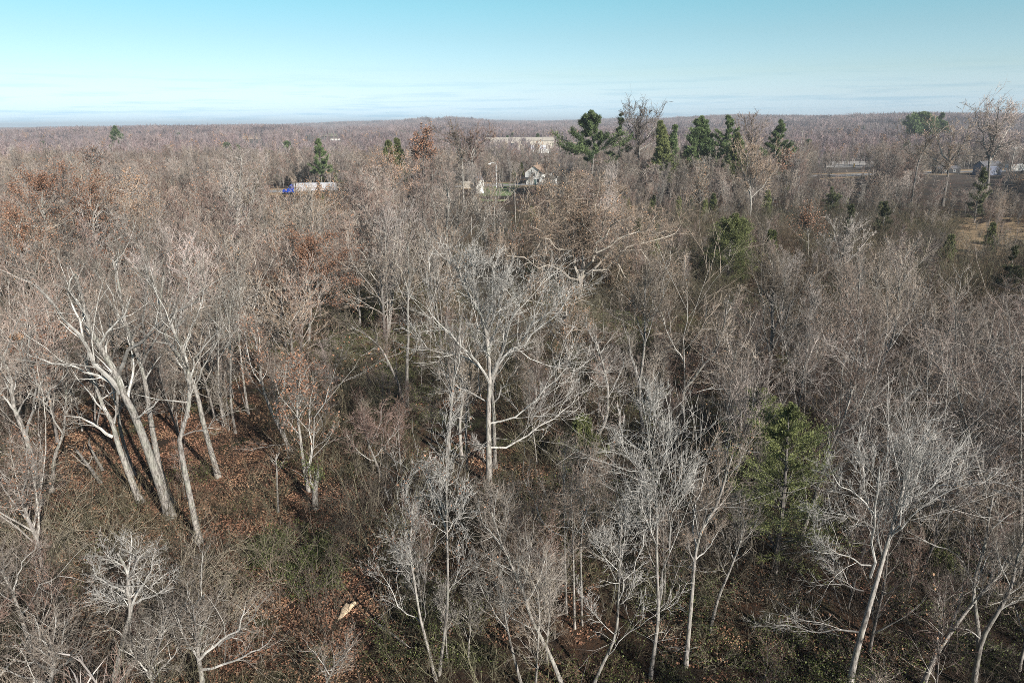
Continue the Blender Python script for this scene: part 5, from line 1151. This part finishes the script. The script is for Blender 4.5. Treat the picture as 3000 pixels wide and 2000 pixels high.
# far woods
farf = []
for k in range(5):
    g, Tw = spike_form(13, 9, 13, 7, .075, 1500 + k); farf.append(g.mesh('far_tree', [M['twig_far'] if k else M['limb'], M['twig_far']]))
g, Tw = spike_form(13, 9, 13, 7, .075, 1510); gl = Geo(); leaves(gl, Tw, 260, .8, clump=3, spread=.5)
base = g.n; g.v += gl.v; g.fi += [f + base for f in gl.fi]; g.fl += gl.fl; g.fm += [f + 2 for f in gl.fm]; g.t += gl.t; g.n += gl.n
farf.append(g.mesh('far_leafy', [M['limb'], M['twig_far'], M['leaf_tan']]))
g, gf = cedar_form(10, 3, 40, 1.1, 1520, low=.05); farf.append(join_form(g, gf, [M['bark_grey'], M['needle']], 'far_cedar'))
gx, gy = jitter_grid(-1150, 1150, 400, 1400, 8.2, r3); m = (np.abs(gx) < .80 * gy) & (gy > 415 + 6 * r3.normal(0, 1, len(gx))); gx, gy = gx[m], gy[m]
Hs = 9.0 + 5 * r3.random(len(gx)); Hs *= .75 + .5 * _vn(gx, gy, 45, 12)
m = allowed(gx, gy, Hs, .9, r3) & ~((_vn(gx, gy, 130, 21) > .80) & (gy > 500)); gx, gy, Hs = gx[m], gy[m], Hs[m]
idx = r3.choice(7, len(gx), p=[.2, .2, .2, .19, .18, .022, .008])
scatter('far_woodland', 'hazy reddish grey woodland beyond the highway', 'woodland', farf, gx, gy, r3.random(len(gx)) * 6.28, Hs / 13, idx)
print('far', len(gx))
cl = []
for k in range(4):        # clumps of crowns for the farthest slopes
    q = Geo(); rk = np.random.default_rng(1600 + k)
    for _ in range(12):
        g, Tw = spike_form(11 + 4 * rk.random(), 13, 6, 4, .22, int(rk.integers(1e6))); ox, oy = rk.uniform(-16, 16, 2)
        base = q.n
        for v in g.v: q.v.append(v + [ox, oy, 0])
        for f in g.fi: q.fi.append(f + base)
        q.fl += g.fl; q.fm += [f * 0 for f in g.fm]; q.t += g.t; q.n += g.n
    cl.append(q.mesh('clump', [M['twig_far']]))
gxs, gys = [], []
for y0, y1, s_ in ((1380, 3200, 24), (3200, 8000, 42)):
    a, b = jitter_grid(-.8 * y1, .8 * y1, y0, y1, s_, r3); m = np.abs(a) < .80 * b; gxs.append(a[m]); gys.append(b[m])
gx, gy = np.concatenate(gxs), np.concatenate(gys)
m = allowed(gx, gy, 12.0, .9, r3) & ~((_vn(gx, gy, 260, 31) > .84) & (r3.random(len(gx)) < .9)); gx, gy = gx[m], gy[m]
scatter('distant_woodland', 'distant wooded hills on the horizon', 'woodland', cl, gx, gy, r3.random(len(gx)) * 6.28, r3.uniform(.75, 1.15, len(gx)) * np.where(gy > 3200, 1.35, 1), r3.integers(0, 4, len(gx)))
print('distant', len(gx))

# undergrowth near the viewer
bf = []
for k, (H, W, n, arch) in enumerate([(2.6, 1.6, 16, .04), (4.0, 1.8, 12, .02), (1.4, 1.8, 24, .10), (5.2, 1.9, 9, .02), (.9, 1.6, 26, .14)]):
    g, Tw = brush_form(H, W, n, .0075, 1700 + k, arch=arch, fine=2)
    if k in (2, 4):
        gl = Geo(); leaves(gl, Tw, 330, .085, clump=4, spread=.15); base = g.n; g.v += gl.v; g.fi += [f + base for f in gl.fi]; g.fl += gl.fl; g.fm += [f + 1 for f in gl.fm]; g.t += gl.t; g.n += gl.n
    bf.append(g.mesh('brush', [M['brush'], M['leaf_rust'] if k == 2 else M['vine']]))
gx, gy = jitter_grid(-150, 150, 20, 190, 1.45, r3); m = (np.abs(gx) < np.where(gy < 70, .95, .80) * gy + 2); gx, gy = gx[m], gy[m]
px, py = to_px(gx, gy, ground(gx, gy))
dens = 1.0 * np.ones(len(gx)); dens = np.where((px > 120) & (px < 800) & (py > 1040) & (py < 1440), .10, dens); dens = np.where((px > 950) & (px < 1130) & (py > 1700) & (py < 1990), .10, dens); dens = np.where((px > 1240) & (px < 1440) & (py > 1230) & (py < 1460), .15, dens)
dens = np.where(gy > 110, dens * .7, dens)
dens = np.where((px > 700) & (px < 1110) & (py > 1430), dens * .45, dens)
dens = np.where((px > 2790) & (py > 645) & (py < 765), dens * .08, dens)
dens = dens * np.where(gy < 75, .50 + .50 * sst(.34, .56, .5 * _vn(gx, gy, 6.5, 51) + .5 * _vn(gx, gy, 14, 52)), 1)
m = (r3.random(len(gx)) < dens); gx, gy = gx[m], gy[m]
idx = r3.choice(5, len(gx), p=[.27, .24, .13, .22, .14]); pt = _vn(gx, gy, 9, 41); px, py = to_px(gx, gy, ground(gx, gy)); idx = np.where((pt > .70) | ((px > 1150) & (pt > .56) & (r3.random(len(gx)) < .6)), 4, idx)
scatter('undergrowth', 'tangled brown brush and briars under the trees', 'undergrowth', bf, gx, gy, r3.random(len(gx)) * 6.28, r3.uniform(.6, 1.25, len(gx)) * np.where(gy > 100, 1.3, 1), idx)
print('brush', len(gx))
lf = []
for k in range(3):
    gl = Geo(); n = 260; rk = np.random.default_rng(1800 + k); c = np.column_stack([rk.uniform(-1.1, 1.1, (n, 2)), .02 + .05 * rk.random(n)])
    a = nrm(np.column_stack([rk.normal(0, 1, (n, 2)), rk.normal(0, .25, n)])); b = nrm(np.cross(a, np.column_stack([rk.normal(0, .3, (n, 2)), np.ones(n)]))); s_ = rk.uniform(.05, .09, (n, 1))
    gl.add(np.stack([c - a * s_, c + b * s_ * .6, c + a * s_, c - b * s_ * .6], 1).reshape(-1, 3), np.arange(n * 4).reshape(n, 4), 0, np.repeat(rk.random(n), 4)); lf.append(gl.mesh('litter', [M['leaf_rust'] if k < 2 else M['leaf_tan']]))
gx, gy = jitter_grid(-75, 75, 24, 95, 1.7, r3); m = (np.abs(gx) < .78 * gy + 2) & (r3.random(len(gx)) < .16 + .75 * sst(-.15, -.3, gx / gy) * sst(70, 58, gy)); gx, gy = gx[m], gy[m]
scatter('leaf_litter', 'fallen orange brown leaves carpeting the woodland floor', 'leaf litter', lf, gx, gy, r3.random(len(gx)) * 6.28, r3.uniform(.9, 1.3, len(gx)), r3.integers(0, 3, len(gx)))

# ------------------------------------------------------------------ the air
g = Geo(); box(g, -9000, 9000, -300, 9000, -60, 62)
hz = bpy.data.materials.new('haze'); hz.use_nodes = True; ht = hz.node_tree; ht.nodes.clear()
ho = N(ht, 'ShaderNodeOutputMaterial'); hv = N(ht, 'ShaderNodeVolumePrincipled'); ht.links.new(hv.outputs[0], ho.inputs['Volume'])
hv.inputs['Color'].default_value = (0.86, 0.93, 1.0, 1); hv.inputs['Density'].default_value = 0.00015; hv.inputs['Anisotropy'].default_value = 0.1
props(link('haze', g.mesh('haze', [hz])), 'thin blue haze in the air over the far woods', 'haze', kind='stuff')

# ------------------------------------------------------------------ labels: tell near look-alikes apart by their place in the row
same = {}
for o in COL.objects:
    if o.parent is None and 'label' in o and 'category' in o and o.name.split('.')[0] in ('bare_tree', 'sapling'): same.setdefault(o['label'], []).append(o)
for lb, os_ in same.items():
    n = len(os_)
    if n < 2: continue
    os_.sort(key=lambda o: float(project(np.array(o.location) + [0, 0, 4])[0]))
    nm = ['leftmost', 'second from left', 'third from left', 'fourth from left', 'fifth from left', 'sixth from left', 'seventh from left', 'eighth from left', 'ninth from left']
    for k, o in enumerate(os_):
        q = ('left one of two', 'right one of two')[k] if n == 2 else ('rightmost of the group' if k == n - 1 else (nm[k] + ' of the group' if k < len(nm) else 'among the right ones of the group'))
        t = f'{lb}, {q}'
        if len(t.split()) > 16: t = f'{lb}, {q.replace(" of the group", "").replace(" one of two", " one")}'
        if len(t.split()) <= 16: o['label'] = t
